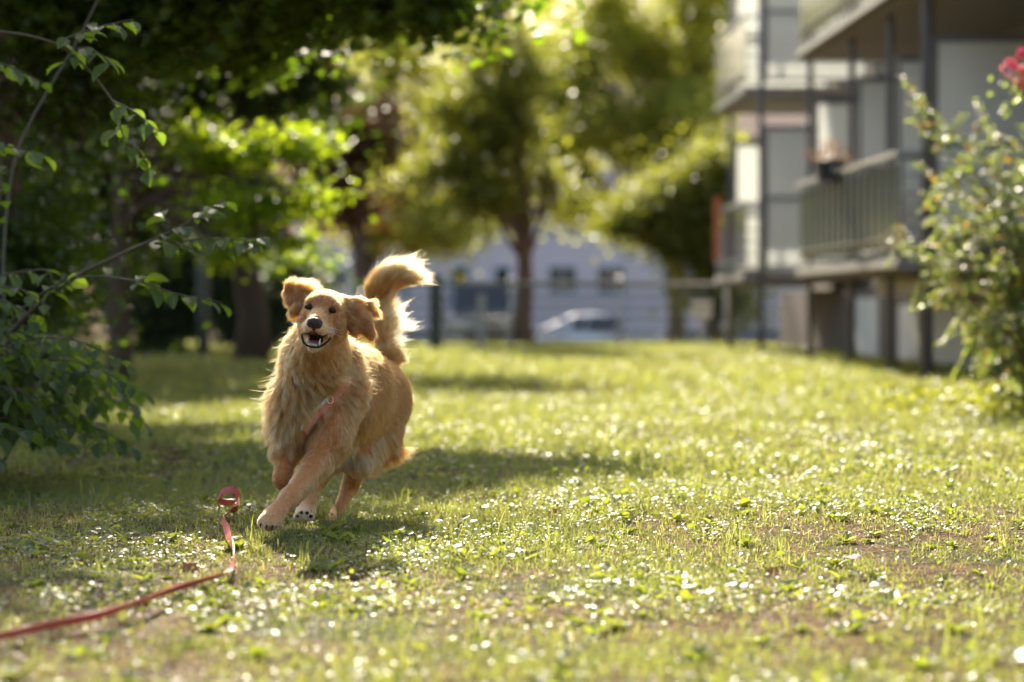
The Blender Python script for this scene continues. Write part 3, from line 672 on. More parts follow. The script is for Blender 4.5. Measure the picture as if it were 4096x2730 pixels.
for a_, b_ in ((P(700,920,8.9),P(640,850,8.85)),(P(760,880,8.9),P(860,830,8.8)),(P(700,968,8.9),P(740,1010,8.8)),(P(820,955,8.85),P(900,985,8.8)),(P(960,958,8.8),P(1010,985,8.75)),(P(560,1130,8.8),P(600,1100,8.75)),(P(300,220,8.6),P(250,260,8.55)),(P(330,130,8.5),P(370,90,8.5)),(P(420,230,8.55),P(440,260,8.5)),(P(510,580,8.6),P(560,600,8.55)),(P(490,520,8.6),P(430,540,8.6)),(P(560,620,8.6),P(600,690,8.6))):
    tw.append(([a_, (a_+b_)/2+(0,0,.01), b_], .003,.0015,.2))
# low leafy fan
for k in range(70):
    a = np.array((-2.3+rng.uniform(-.5,.25), rng.uniform(8.7,10.0), 0.02)); L = rng.uniform(.45, 1.05); an = rng.uniform(-.9, .75)
    h = rng.uniform(.2, .62)
    b = a + np.array((L*math.cos(an)*.85, L*math.sin(an)*.6, 0))
    tw.append(([a, a+(b-a)*.3+(0,0,h*.85), a+(b-a)*.65+(0,0,h), b+(0,0,h*rng.uniform(.4,.9))], .007,.002,.3))
for k in range(9):
    a = np.array((-2.5, 9.3, .05)); b = P(rng.uniform(-80, 180), rng.uniform(1050, 1500), rng.uniform(8.9, 9.6))
    tw.append(([a, (a+b)/2+(0,0,.25), b, b+(rng.uniform(.05,.25), -.05, -.08)], .009,.002,.45))
twig_plant(sh, 'stems', 'leaves', tw, M_leaf_near, .082, rng, .55, gap=.036)

# ---------------------------------------------------------------- rose shrub on the right
rng = np.random.default_rng(78)
rs = empty('rose_bush', (3.25, 15.3, 0), 'tall arching rose shrub with small glossy leaves in front of the balconies', 'shrub')
tw = []; base = np.array((3.33, 15.4, 0))
tips = [(3600,300),(3640,420),(3900,400),(3840,520),(3960,610),(3560,960),(3620,1000),(3700,1090),(3730,1180),(3860,1290),(4060,640),(4090,500),(4080,800),(3700,560),(3680,760),(3760,820),(3900,760),(4000,950),(3900,1000),(3820,900),(4080,1050),(3980,1200),(3960,1340),(4100,1250),(4150,900),(4200,600),(4250,1100),(4160,1350),(4000,1450),(3660,640)]
for j, (px, py) in enumerate(tips):
    Y = rng.uniform(14.6, 16.0); t = P(px, py, Y); b = base+np.array((rng.uniform(-.1,.15), rng.uniform(-.12,.12), 0))
    mid = b+(t-b)*.5 + np.array((.18, 0, .22*(t[2]>1)+.1)); m2 = b+(t-b)*.8+np.array((.08, 0, .12))
    tw.append(([b, mid, m2, t], .012,.002,.4))
    for q in range(11):
        f = rng.uniform(.3, .95); a = b+(t-b)*f+np.array((.18*(1-f), 0, .2*(1-f))); L = rng.uniform(.12,.34)
        d = rng.normal(size=3); d[0] -= .2; d /= np.linalg.norm(d)
        tw.append(([a, a+d*L*.5+(0,0,.02), a+d*L+(0,0,-.03)], .004,.0015,.1))
twig_plant(rs, 'stems', 'leaves', tw, M_leaf_rose, .050, rng, .25, gap=.016)
M_pink = leafmat('pink_petals', [(.78,.12,.22),(.80,.25,.34),(.85,.70,.68),(.80,.10,.08)], (.95,.45,.45), .4)
fl = empty('rose_bloom', P(4085, 265, 13.6), 'pink red and white rose cluster at the upper right edge', 'flower')
st = MB(); st.tube([np.array((3.25,14.8,.0)), np.array((3.15,14.2,1.2)), P(4110,420,13.7), P(4090,300,13.6)], [.01,.008,.006,.004], 6); st.build('stem', M_twig, fl, True)
PS = []; RS = []; SS = []; RN = []
for px, py, c in ((4085,215,.2),(4060,270,.35),(4095,285,.95),(4040,255,.25),(4120,240,.1),(4100,335,.9),(4035,292,.66),(4075,330,.66),(4020,278,.68)):
    c0 = P(px, py, 13.6+rng.uniform(-.04,.04))
    for q in range(34):
        N = rng.normal(size=3); N /= np.linalg.norm(N); D = np.cross(N, rng.normal(size=3)); D /= np.linalg.norm(D); X = np.cross(D, N)
        PS.append(c0+N*rng.uniform(.006,.03)-D*.014); RS.append(np.stack([X,D,N],1)); SS.append(rng.uniform(.022,.034)); RN.append(c)
scatter('petals', OVATE[0]*np.array([1.5,1,1]), OVATE[1], np.array(PS), np.array(RS), np.array(SS), M_pink, fl, {'rnd': np.array(RN)})
k = 26; scatter('leaves', OVATE[0], OVATE[1], P(4060,380,13.6)+rng.normal(size=(k,3))*np.array([.06,.05,.07]), rotmats(k, rng, .5), rng.uniform(.04,.06,k), M_leaf_rose, fl, {'rnd': rng.random(k)*.6})
# dark weeds at the foot of the rose bush
k = 900; c = np.stack([rng.normal(3.1,.45,k), rng.normal(15.2,.45,k), rng.uniform(.0,.16,k)], 1)
tag(scatter('ground_ivy', OVATE[0], OVATE[1], c, rotmats(k, rng, .8), rng.uniform(.03,.07,k), M_leaf_mid, None, {'rnd': rng.random(k)}), 'low leafy weeds crowding round the foot of the rose shrub', 'weeds', kind='stuff')

# ---------------------------------------------------------------- red training lead on the grass
def ribbon(name, pts, width, mat_, thick=.002, twist=None, parent=None, wdir=None):
    pts = np.array(pts, float); m = len(pts); t = np.linspace(0, m-1, m*9); i = np.clip(t.astype(int), 0, m-2); f = (t-i)[:, None]
    q0 = pts[np.maximum(i-1, 0)]; q1 = pts[i]; q2 = pts[i+1]; q3 = pts[np.minimum(i+2, m-1)]
    Q = .5*((2*q1)+(-q0+q2)*f+(2*q0-5*q1+4*q2-q3)*f**2+(-q0+3*q1-3*q2+q3)*f**3)
    tw_ = np.interp(t, np.arange(m), twist if twist is not None else np.zeros(m))
    T = np.gradient(Q, axis=0); T /= np.linalg.norm(T, axis=1)[:, None]
    V = []
    for k in range(len(Q)):
        s = np.cross(T[k], (0, 0, 1)); s /= np.linalg.norm(s)+1e-9; u = np.cross(s, T[k])
        a = tw_[k]; w = s*math.cos(a)+u*math.sin(a); h = np.cross(w, T[k])
        for i_, j_ in ((-1,-1),(1,-1),(1,1),(-1,1)): V.append(Q[k]+w*width/2*i_+h*thick/2*j_)
    n = len(Q); F = [(k*4+j, k*4+(j+1)%4, k*4+4+(j+1)%4, k*4+4+j) for k in range(n-1) for j in range(4)]+[(3,2,1,0),(n*4-4,n*4-3,n*4-2,n*4-1)]
    mb = MB(); mb.add(V, F); return mb.build(name, mat_, parent)
M_red = simple('red_webbing', (.66,.11,.085), .42, spec=.5, noise=.15, scale=60)
def G(px, py, h=.03): 
    Y = FPX*(EYE-h)/(py-HOR); return P(px, py, Y)
lead = ribbon('dog_lead', [G(-250,2580,.03), G(0,2545,.035), G(200,2500,.04), G(400,2460,.045), G(560,2405,.05), G(720,2350,.04), G(870,2305,.035), G(915,2285,.03), G(928,2245,.035),
    G(935,2195,.04), G(915,2150,.03), G(905,2110,.02), G(890,2075,.02), G(925,2048,.03), G(948,2030,.05)]
    + [P(951,2000,8.0), P(952,1975,8.0), P(925,1958,8.0), P(890,1968,8.02), P(876,1995,8.04), P(895,2008,8.05), P(938,2010,8.06)], .021, M_red,
    twist=[1.2,1.0,.9,1.2,.7,1.0,.6,.2,1.2,1.7,1.0,.6,1.3,.3,1.0,1.2,1.3,1.4,1.2,1.2,1.3,1.4])
tag(lead, 'red flat webbing lead lying slack on the grass and curling up at its end', 'lead')

# ---------------------------------------------------------------- single fallen leaves
M_fall = simple('dead_leaf', (.42,.13,.04), .55, noise=.4, scale=60)
M_fall2 = simple('dead_leaf_brown', (.22,.09,.05), .6, noise=.4, scale=60)
def fallen(px, py, s, label, m, tilt, h=.02):
    c = G(px, py, h); T = MAPLE[0]*s; T[:, 2] += .35*np.abs(T[:, 0])
    R = np.array(Matrix.Rotation(tilt, 3, 'X') @ Matrix.Rotation(tilt*3.1, 3, 'Z'))
    mb = MB(); mb.add(T @ R.T + c, [tuple(f) for f in MAPLE[1][0]]); b = T.copy(); b[:, 2] -= .0012; mb.add(b @ R.T + c, [tuple(f[::-1]) for f in MAPLE[1][0]])
    tag(mb.build('fallen_leaf', m), label, 'leaf')
fallen(760, 2250, .055, 'orange brown dead leaf standing in grass just left of the lead bend', M_fall, 1.0, .02)
fallen(2248, 2045, .05, 'small red brown dead leaf in the middle of the sunlit lawn', M_fall, .7)
fallen(3575, 2065, .055, 'orange dead leaf farthest back on the right of the lawn', M_fall, .8)
fallen(3120, 2288, .05, 'curled orange dead leaf nearest the camera on the right lawn', M_fall, .6)
fallen(3440, 2235, .045, 'dull red dead leaf lying flat on the right lawn', M_fall2, .3)
fallen(3165, 2118, .035, 'tiny rusty dead leaf between the two orange ones on the right', M_fall2, .5)
fallen(2590, 2275, .04, 'brown dead leaf upright beside a tall grass blade in mid lawn', M_fall, 1.1)
# ---------------------------------------------------------------- golden retriever
H5 = .0045
def head_frame():
    E = P(1284, 1234, 7.17)
    f = np.array((-.05, -.995, -.03)); f /= np.linalg.norm(f); a = math.radians(8.6)
    r = np.array((math.cos(a), 0, -math.sin(a))); r -= f*r.dot(f); r /= np.linalg.norm(r); u = np.cross(f, r)
    if u[2] < 0: u = -u
    return E, r, u, f
HE, HR, HU, HF = head_frame()
def HL(r, u, f): return HE + HR*r + HU*u + HF*f
class SDF:
    def __init__(s, lo, hi, h):
        s.lo = np.array(lo); s.h = h; s.n = np.ceil((np.array(hi)-s.lo)/h).astype(int)
        s.F = np.full(s.n, .3, np.float32)
    def sub(s, lo, hi):
        a = np.maximum(((lo-s.lo)/s.h).astype(int), 0); b = np.minimum(((hi-s.lo)/s.h).astype(int)+2, s.n)
        sl = tuple(slice(i, j) for i, j in zip(a, b))
        g = np.meshgrid(*[np.arange(i, j)*s.h+o for i, j, o in zip(a, b, s.lo)], indexing='ij', sparse=True)
        return sl, g
    def smin(s, sl, d, k):
        F = s.F[sl]; hh = np.clip(.5+.5*(F-d)/k, 0, 1); s.F[sl] = F*(1-hh)+d*hh - k*hh*(1-hh)
    def cone(s, a, b, ra, rb, k=.03):
        a = np.asarray(a, float); b = np.asarray(b, float); R = max(ra, rb)+.07
        sl, (X, Y, Z) = s.sub(np.minimum(a, b)-R, np.maximum(a, b)+R)
        d = b-a; L2 = d.dot(d); px, py, pz = X-a[0], Y-a[1], Z-a[2]
        t = np.clip((px*d[0]+py*d[1]+pz*d[2])/L2, 0, 1)
        dist = np.sqrt((px-d[0]*t)**2+(py-d[1]*t)**2+(pz-d[2]*t)**2) - (ra+(rb-ra)*t)
        s.smin(sl, dist, k)
    def ell(s, c, rad, ax=None, k=.02, cut=False):
        c = np.asarray(c, float); rad = np.asarray(rad, float); R = rad.max()+.06
        sl, (X, Y, Z) = s.sub(c-R, c+R); px, py, pz = X-c[0], Y-c[1], Z-c[2]
        ax = ax if ax is not None else np.eye(3)
        q = [(px*a[0]+py*a[1]+pz*a[2]) for a in ax]
        k0 = np.sqrt(sum((v/r)**2 for v, r in zip(q, rad))); k1 = np.sqrt(sum((v/r**2)**2 for v, r in zip(q, rad)))+1e-9
        d = k0*(k0-1)/k1
        if cut:
            F = s.F[sl]; hh = np.clip(.5-.5*(F+d)/k, 0, 1); s.F[sl] = F*(1-hh)+(-d)*hh + k*hh*(1-hh)
        else: s.smin(sl, d, k)
    def mesh(s):
        F = s.F; n = s.n; ins = F < 0
        c = ins[:-1,:-1,:-1].astype(np.int8)
        cs = sum(ins[i:n[0]-1+i, j:n[1]-1+j, k:n[2]-1+k].astype(np.int8) for i in (0,1) for j in (0,1) for k in (0,1))
        act = (cs > 0) & (cs < 8); ids = np.full(act.shape, -1, np.int64); idx = np.argwhere(act); ids[act] = np.arange(len(idx))
        acc = np.zeros((len(idx), 3)); cnt = np.zeros(len(idx)); I = idx.T
        cor = [(i, j, k) for i in (0,1) for j in (0,1) for k in (0,1)]
        for a in cor:
            for ax in range(3):
                if a[ax]: continue
                b = list(a); b[ax] = 1
                fa = F[I[0]+a[0], I[1]+a[1], I[2]+a[2]]; fb = F[I[0]+b[0], I[1]+b[1], I[2]+b[2]]
                m = (fa < 0) != (fb < 0); t = np.where(m, fa/(fa-fb+1e-12), 0)
                p = np.array(a, float)[None]+np.eye(3)[ax][None]*t[:, None]
                acc += p*m[:, None]; cnt += m
        V = (idx+acc/cnt[:, None])*s.h+s.lo
        Fs = []
        for ax in range(3):
            a, b = [q for q in range(3) if q != ax]
            lo = [slice(1, -1)]*3; lo[ax] = slice(0, n[ax]-1); hi = list(lo); hi[ax] = slice(1, n[ax])
            fa = ins[tuple(lo)]; fb = ins[tuple(hi)]; m = fa != fb
            e = np.argwhere(m) + np.array([1 if q != ax else 0 for q in range(3)]); sgn = fa[m]
            def cell(da, db):
                q = e.copy(); q[:, a] -= da; q[:, b] -= db; return ids[q[:, 0], q[:, 1], q[:, 2]]
            Q = np.stack([cell(1,1), cell(0,1), cell(0,0), cell(1,0)], 1)
            flip = sgn if ax != 1 else ~sgn
            Q[~flip] = Q[~flip][:, ::-1]; Fs.append(Q)
        return V, np.vstack(Fs)
def smooth_mesh(V, F, it=3, lam=.5):
    E = np.vstack([F[:, [0,1]], F[:, [1,2]], F[:, [2,3]], F[:, [3,0]]])
    for _ in range(it):
        S = np.zeros_like(V); C = np.zeros(len(V))
        for i, j in ((0,1),(1,0)):
            for k in range(3): S[:, k] += np.bincount(E[:, i], V[E[:, j], k], len(V))
            C += np.bincount(E[:, i], minlength=len(V))
        V = V+lam*(S/C[:, None]-V)
    return V
def px_r(r, Y): return r*Y/FPX                 # photo pixels -> metres at distance Y
g = SDF((-.92, 6.98, -.03), (-.20, 8.42, .86), H5)
def C(p1, p2, r1, r2, k=.03): g.cone(P(*p1), P(*p2), r1, r2, k)
# trunk of the body
C((1262,1560,7.55), (1390,1570,7.85), .112, .122, .04)
C((1390,1570,7.85), (1497,1563,8.10), .122, .106, .05)
C((1385,1640,7.72), (1485,1635,8.0), .094, .082, .04)
C((1350,1470,7.62), (1440,1500,7.85), .085, .085, .05)
# neck and chest
C((1292,1285,7.33), (1262,1420,7.42), .062, .084, .03)
C((1262,1420,7.42), (1228,1590,7.46), .082, .086, .04)
C((1215,1590,7.45), (1178,1690,7.45), .080, .064, .04)
C((1340,1440,7.5), (1350,1560,7.52), .07, .085, .04)
# near foreleg (dog's left), striding forward
C((1345,1620,7.48), (1322,1760,7.40), .075, .060, .04)
C((1322,1760,7.40), (1268,1855,7.33), .052, .037, .02)
C((1268,1855,7.33), (1165,1985,7.20), .040, .0265, .015)
C((1160,1988,7.19), (1152,1998,7.18), .030, .029, .012)
C((1165,1985,7.20), (1095,2062,7.12), .0265, .026, .012)
C((1100,2060,7.13), (1078,2083,7.08), .030, .029, .015)
for tx, ty, ty_ in ((1047,2090,7.075),(1068,2098,7.055),(1092,2100,7.06),(1110,2090,7.08)): C((tx+6,ty-14,ty_+.03), (tx,ty,ty_), .014, .0125, .006)
# folded foreleg
C((1180,1700,7.46), (1150,1800,7.42), .060, .038, .03)
C((1150,1800,7.42), (1128,1918,7.37), .037, .024, .02)
C((1128,1915,7.37), (1160,1900,7.50), .025, .022, .02)
C((1160,1900,7.50), (1185,1850,7.58), .024, .026, .02)
# hind left
C((1515,1610,8.08), (1495,1735,7.98), .096, .070, .04)
C((1495,1735,7.98), (1432,1845,7.82), .066, .040, .03)
C((1430,1850,7.82), (1400,1945,7.93), .036, .026, .02)
C((1400,1945,7.93), (1345,2060,7.85), .023, .018, .015)
C((1345,2060,7.85), (1325,2098,7.76), .021, .023, .015)
for tx in (1312,1325,1340): C((tx+6,2092,7.74), (tx,2106,7.71), .012, .011, .006)
# hind right, sole turned to the camera
C((1440,1640,7.98), (1350,1775,7.82), .080, .050, .04)
C((1350,1790,7.80), (1275,1900,7.84), .050, .030, .03)
C((1275,1900,7.84), (1245,1985,7.80), .029, .021, .02)
C((1245,1985,7.80), (1222,2045,7.75), .021, .026, .015)
C((1222,2045,7.75), (1216,2066,7.72), .028, .028, .015)
for tx, ty in ((1189,2062),(1203,2042),(1228,2043),(1244,2062)): C((tx,ty,7.73), (tx,ty+10,7.70), .012, .012, .006)
# tail
tl = [(1548,1430,8.2,.034),(1532,1330,8.25,.026),(1513,1245,8.3,.031),(1517,1168,8.3,.036),(1552,1122,8.3,.036),(1592,1108,8.3,.028),(1624,1112,8.3,.013)]
for a, b in zip(tl[:-1], tl[1:]): C(a[:3], b[:3], a[3], b[3], .03)
# head
AX = [HR, HU, HF]
g.ell(HL(0, .004, -.072), (.058, .048, .076), AX, .02)
g.ell(HL(0, .006, -.022), (.048, .035, .034), AX, .02)
for s in (-1, 1):
    g.ell(HL(s*.030, .012, -.012), (.020, .013, .016), AX, .012)
    g.ell(HL(s*.042, -.045, -.058), (.026, .042, .046), AX, .018)
    g.ell(HL(s*.017, -.058, .062), (.0185, .020, .036), AX, .010)
    g.ell(HL(s*.030, -.062, .02), (.018, .022, .035), AX, .012)
g.cone(HL(0, -.022, -.01), HL(0, -.040, .078), .036, .024, .014)
g.cone(HL(0, -.086, -.05), HL(0, -.110, .050), .033, .0175, .012)
g.cone(HL(0, -.075, -.06), P(1272,1400,7.36), .05, .07, .03)
g.ell(HL(0, -.090, .055), (.034, .0185, .062), AX, .006, cut=True)
for s in (-1, 1): g.ell(HL(s*.037, -.001, .014), (.0095, .0085, .012), AX, .004, cut=True)
# ears: flaps thrown up and out by the run
def flap(pts, k=.014):
    for a, b in zip(pts[:-1], pts[1:]): C(a[:3], b[:3], a[3], b[3], k)
flap([(1228,1190,7.27,.016),(1195,1160,7.28,.014),(1160,1150,7.30,.013),(1148,1172,7.30,.010)])
flap([(1225,1205,7.26,.016),(1190,1195,7.27,.014),(1160,1205,7.28,.011),(1150,1180,7.30,.010)])
flap([(1222,1215,7.25,.014),(1195,1225,7.25,.013),(1172,1238,7.26,.011)])
flap([(1362,1205,7.27,.017),(1415,1215,7.29,.014),(1470,1228,7.31,.012),(1495,1258,7.32,.009)])
flap([(1365,1225,7.26,.017),(1415,1245,7.27,.015),(1462,1280,7.28,.013),(1488,1335,7.28,.010)])
flap([(1370,1250,7.25,.016),(1405,1290,7.26,.014),(1440,1290,7.27,.013),(1478,1340,7.28,.010)])
V, F = g.mesh(); V = smooth_mesh(V, F, 3)
print('dog verts', len(V), 'ground', V[:, 2].min())

# guides for the coat: place, direction, length, waviness, tone (0 deep gold .. 1 cream)
GD = [
 ((1285,1175,7.2),(0,.6,.5),0.0077,0,0.35),((1240,1190,7.2),(-.3,.6,.5),0.0077,0,0.35),((1330,1195,7.2),(.3,.6,.5),0.0077,0,0.35),
 ((1280,1250,7.12),(0,.8,.4),0.0044,0,0.45),((1265,1272,7.08),(0,.8,.3),0.0033,0,0.55),
 ((1235,1305,7.08),(-.6,.7,-.1),0.006,0,1.0),((1296,1312,7.08),(.6,.7,-.1),0.006,0,0.95),((1256,1395,7.1),(0,.4,-.9),0.0066,0,1.15),((1235,1380,7.12),(-.3,.4,-.8),0.0066,0,0.9),((1285,1385,7.12),(.3,.4,-.8),0.0066,0,0.9),
 ((1205,1290,7.2),(-.4,.6,-.5),0.011,0,0.35),((1360,1300,7.2),(.4,.6,-.6),0.026,0,0.3),((1345,1270,7.17),(.4,.7,-.2),0.0077,0,0.4),((1215,1250,7.18),(-.4,.7,-.1),0.0077,0,0.42),((1330,1370,7.25),(.4,.4,-.8),0.01925,0.3,0.25),
 ((1385,1260,7.27),(.7,.2,-.5),0.035,0.3,0.18),((1440,1225,7.3),(.8,.2,.15),0.035,0.5,0.2),((1505,1262,7.32),(.8,.2,-.4),0.03,1,0.35),((1470,1290,7.28),(.4,.2,-.9),0.022,0.5,0.1),((1495,1345,7.28),(.2,.2,-1),0.022,0.7,0.2),((1400,1320,7.27),(.3,.2,-.9),0.05,0.6,0.15),
 ((1160,1150,7.3),(.4,.3,.7),0.03,1,0.3),((1200,1155,7.28),(1,.2,.35),0.065,1,0.3),((1145,1185,7.3),(-.2,.3,-.5),0.014,0.5,0.25),((1175,1235,7.26),(-.1,.2,-1),0.035,0.5,0.25),((1185,1200,7.26),(.3,.1,-.5),0.016,0.5,0.05),
 ((1150,1290,7.36),(-.7,.4,-.5),0.045,0.8,0.45),((1120,1360,7.4),(-.75,.3,-.6),0.045,0.8,0.5),((1105,1450,7.42),(-.5,.2,-.9),0.054,0.8,0.44),
 ((1430,1370,7.45),(.6,.5,-.6),0.05,0.9,0.5),((1450,1440,7.52),(.7,.4,-.6),0.055,1,0.45),((1400,1400,7.42),(.4,.2,-.9),0.05,0.7,0.25),
 ((1270,1430,7.33),(.1,-.2,-1),0.054,0.4,0.2),((1200,1410,7.35),(-.4,-.1,-.9),0.055,0.8,0.45),((1330,1420,7.38),(.4,-.1,-.9),0.06,0.7,0.24),
 ((1200,1490,7.36),(.7,-.3,-.5),0.084,1,0.56),((1290,1500,7.37),(.95,-.2,-.25),0.09,1,0.56),((1370,1500,7.44),(.9,.1,-.5),0.072,1,0.48),
 ((1130,1540,7.4),(-.2,-.2,-1),0.096,1.1,0.496),((1200,1560,7.36),(.15,-.25,-1),0.102,1.1,0.6),((1270,1580,7.37),(.35,-.2,-.9),0.09,1,0.52),((1330,1560,7.43),(.8,0,-.6),0.066,0.8,0.4),
 ((1080,1620,7.42),(-.35,0,-.9),0.084,1.1,0.48),((1130,1680,7.38),(.1,-.1,-1),0.096,1.1,0.52),((1200,1660,7.38),(.1,-.1,-1),0.084,1,0.4),((1090,1720,7.42),(.2,0,-.9),0.072,1,0.48),((1160,1740,7.4),(.1,0,-1),0.078,1,0.32),
 ((1400,1500,7.58),(.35,.4,-.8),0.035,0.4,0.2),((1450,1600,7.72),(.1,.4,-.9),0.035,0.4,0.12),((1400,1640,7.55),(-.05,.2,-1),0.03,0.2,0.3),((1440,1700,7.75),(-.1,.2,-1),0.04,0.3,0.3),
 ((1480,1420,7.85),(.3,.9,-.1),0.03,0.2,0.12),((1570,1430,8.1),(.4,.8,-.3),0.032,0.3,0.15),((1600,1520,8.12),(.4,.5,-.8),0.034,0.4,0.15),((1540,1560,8),(.15,.3,-.95),0.034,0.4,0.08),
 ((1430,1790,7.75),(-.15,.2,-1),0.05,0.8,0.6),((1370,1800,7.68),(-.1,.1,-1),0.05,0.8,0.62),((1480,1740,7.88),(-.2,.2,-1),0.05,0.5,0.45),((1350,1850,7.7),(0,.2,-1),0.06,0.7,0.7),
 ((1580,1640,8.1),(.25,.4,-.9),0.04,0.4,0.12),((1560,1750,8.05),(.4,.3,-.8),0.055,0.9,0.12),((1565,1810,8.02),(.8,.4,-.4),0.11,1.3,0.2),((1500,1840,7.95),(.4,.2,-.9),0.06,1.2,0.05),((1490,1700,7.95),(0,.2,-1),0.03,0.3,0.15),
 ((1340,1660,7.42),(-.2,0,-1),0.018,0,0.4),((1310,1780,7.36),(-.3,0,-1),0.0112,0,0.35),((1230,1880,7.27),(-.6,0,-.8),0.0084,0,0.35),((1320,1850,7.4),(.3,.4,-.9),0.035,0.8,0.5),((1250,1960,7.27),(.1,.5,-.9),0.028,0.8,0.5),((1150,1980,7.17),(-.5,-.2,-.8),0.0077,0,0.42),((1078,2075,7.06),(-.3,-.4,-.8),0.007,0,0.6),((1105,2050,7.1),(-.3,-.4,-.8),0.0084,0,0.45),
 ((1150,1820,7.38),(-.1,0,-1),0.0084,0,0.2),((1125,1910,7.35),(-.1,0,-1),0.0063,0,0.2),
 ((1410,1900,7.86),(-.2,.1,-1),0.0084,0,0.25),((1370,1990,7.87),(-.3,0,-1),0.0063,0,0.3),((1328,2090,7.74),(-.2,-.2,-.9),0.007,0,0.4),
 ((1280,1900,7.8),(0,.1,-1),0.014,0.2,0.45),((1240,1990,7.77),(0,0,-1),0.0091,0.2,0.55),((1215,2050,7.71),(0,-.2,-.6),0.0077,0.2,0.9),
 ((1540,1390,8.18),(-.1,0,1),0.035,0.2,0.12),((1490,1330,8.2),(-.25,0,1),0.035,0.2,0.2),((1475,1230,8.26),(-.2,0,1),0.04,0.2,0.3),((1485,1140,8.28),(.1,0,1),0.045,0.2,0.45),((1530,1075,8.28),(.8,0,.6),0.06,0.3,0.75),((1590,1050,8.28),(1,0,.15),0.085,0.4,0.95),((1640,1085,8.3),(1,0,-.1),0.075,0.5,0.7),((1600,1125,8.3),(1,0,-.05),0.075,0.4,0.5),
 ((1520,1200,8.22),(.15,-.1,1),0.035,0.2,0.2),((1520,1300,8.2),(.1,-.1,1),0.035,0.2,0.15),((1545,1150,8.26),(.6,-.1,.5),0.04,0.3,0.35),
 ((1560,1200,8.3),(.5,.1,.6),0.045,0.6,0.6),((1550,1290,8.28),(1,.1,.25),0.075,0.7,0.95),((1565,1350,8.25),(1,.1,-.05),0.085,0.8,1),((1570,1390,8.22),(.9,.2,-.5),0.06,0.7,0.8),
]
# ends of the tail feather point outward; keep as is
gp_ = np.array([P(*q[0]) for q in GD]); gd_ = np.array([q[1] for q in GD], float); gd_ /= np.linalg.norm(gd_, axis=1)[:, None]
gv_ = np.array([(q[2], q[3], q[4]) for q in GD])
def guide(X):
    D = np.empty((len(X), 3)); A = np.empty((len(X), 3))
    for s in range(0, len(X), 20000):
        x = X[s:s+20000]; q = x[:, None]-gp_[None]; q[:, :, 1] *= .6
        d2 = (q**2).sum(2); w = 1/(d2+2e-5)**1.6; w /= w.sum(1)[:, None]
        D[s:s+20000] = w@gd_; A[s:s+20000] = w@gv_
    return D/np.linalg.norm(D, axis=1)[:, None], A
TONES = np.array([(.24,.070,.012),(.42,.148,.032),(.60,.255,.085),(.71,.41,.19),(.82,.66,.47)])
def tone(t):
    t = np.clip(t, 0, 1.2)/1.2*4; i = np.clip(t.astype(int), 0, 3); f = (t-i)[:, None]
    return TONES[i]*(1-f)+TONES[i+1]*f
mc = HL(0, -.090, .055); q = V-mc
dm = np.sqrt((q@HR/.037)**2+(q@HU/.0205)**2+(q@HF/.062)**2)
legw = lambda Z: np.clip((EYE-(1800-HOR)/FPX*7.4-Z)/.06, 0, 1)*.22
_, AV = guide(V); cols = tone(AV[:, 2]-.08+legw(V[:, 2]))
cols[dm < 1.0] = (.06, .02, .018)
for s in (-1, 1):
    de = np.linalg.norm(V-HL(s*.037, -.001, .014), axis=1); cols[de < .014] = (.02, .012, .01)
m_skin, n_, p_ = mat('dog_undercoat'); at = n_.nodes.new('ShaderNodeAttribute'); at.attribute_name = 'col'
n_.links.new(at.outputs['Color'], p_.inputs['Base Color']); p_.inputs['Roughness'].default_value = .7; p_.inputs['Specular IOR Level'].default_value = .2
dog = empty('dog', (-.62, 7.75, 0), 'golden retriever running towards the camera with ears flying and mouth open', 'dog')
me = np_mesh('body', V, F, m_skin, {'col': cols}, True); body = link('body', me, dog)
# ---- fur strands
bvh = BVHTree.FromPolygons([tuple(v) for v in V], F.tolist())
tri = np.vstack([F[:, [0,1,2]], F[:, [0,2,3]]]); a, b, c = V[tri[:, 0]], V[tri[:, 1]], V[tri[:, 2]]
cr = np.cross(b-a, c-a); ar = np.linalg.norm(cr, axis=1)/2; NRM = cr/(2*ar[:, None]+1e-12)
VN = np.zeros_like(V)
for k in range(3):
    for j in range(3): VN[:, j] += np.bincount(tri[:, k], cr[:, j], len(V))
VN /= np.linalg.norm(VN, axis=1)[:, None]+1e-12
# outward check
if (VN*(V-V.mean(0))).sum(1).mean() < 0: VN = -VN; print('flipped normals')
rng = np.random.default_rng(3)
cen = (a+b+c)/3; head_w = np.where(np.linalg.norm(cen-HL(0,-.03,0), axis=1) < .13, 2.2, 1.0)
_, AC = guide(cen); dens = ar*head_w*np.clip(1.5-AC[:, 0]*9, .75, 1.4)
NS = 520000
if 'f' in SKIP: NS = 60000
ti = rng.choice(len(tri), NS, p=dens/dens.sum()); u1 = np.sqrt(rng.random(NS)); u2 = rng.random(NS)
w0, w1, w2 = (1-u1)[:, None], (u1*(1-u2))[:, None], (u1*u2)[:, None]
X = a[ti]*w0+b[ti]*w1+c[ti]*w2; N = VN[tri[ti, 0]]*w0+VN[tri[ti, 1]]*w1+VN[tri[ti, 2]]*w2; N /= np.linalg.norm(N, axis=1)[:, None]
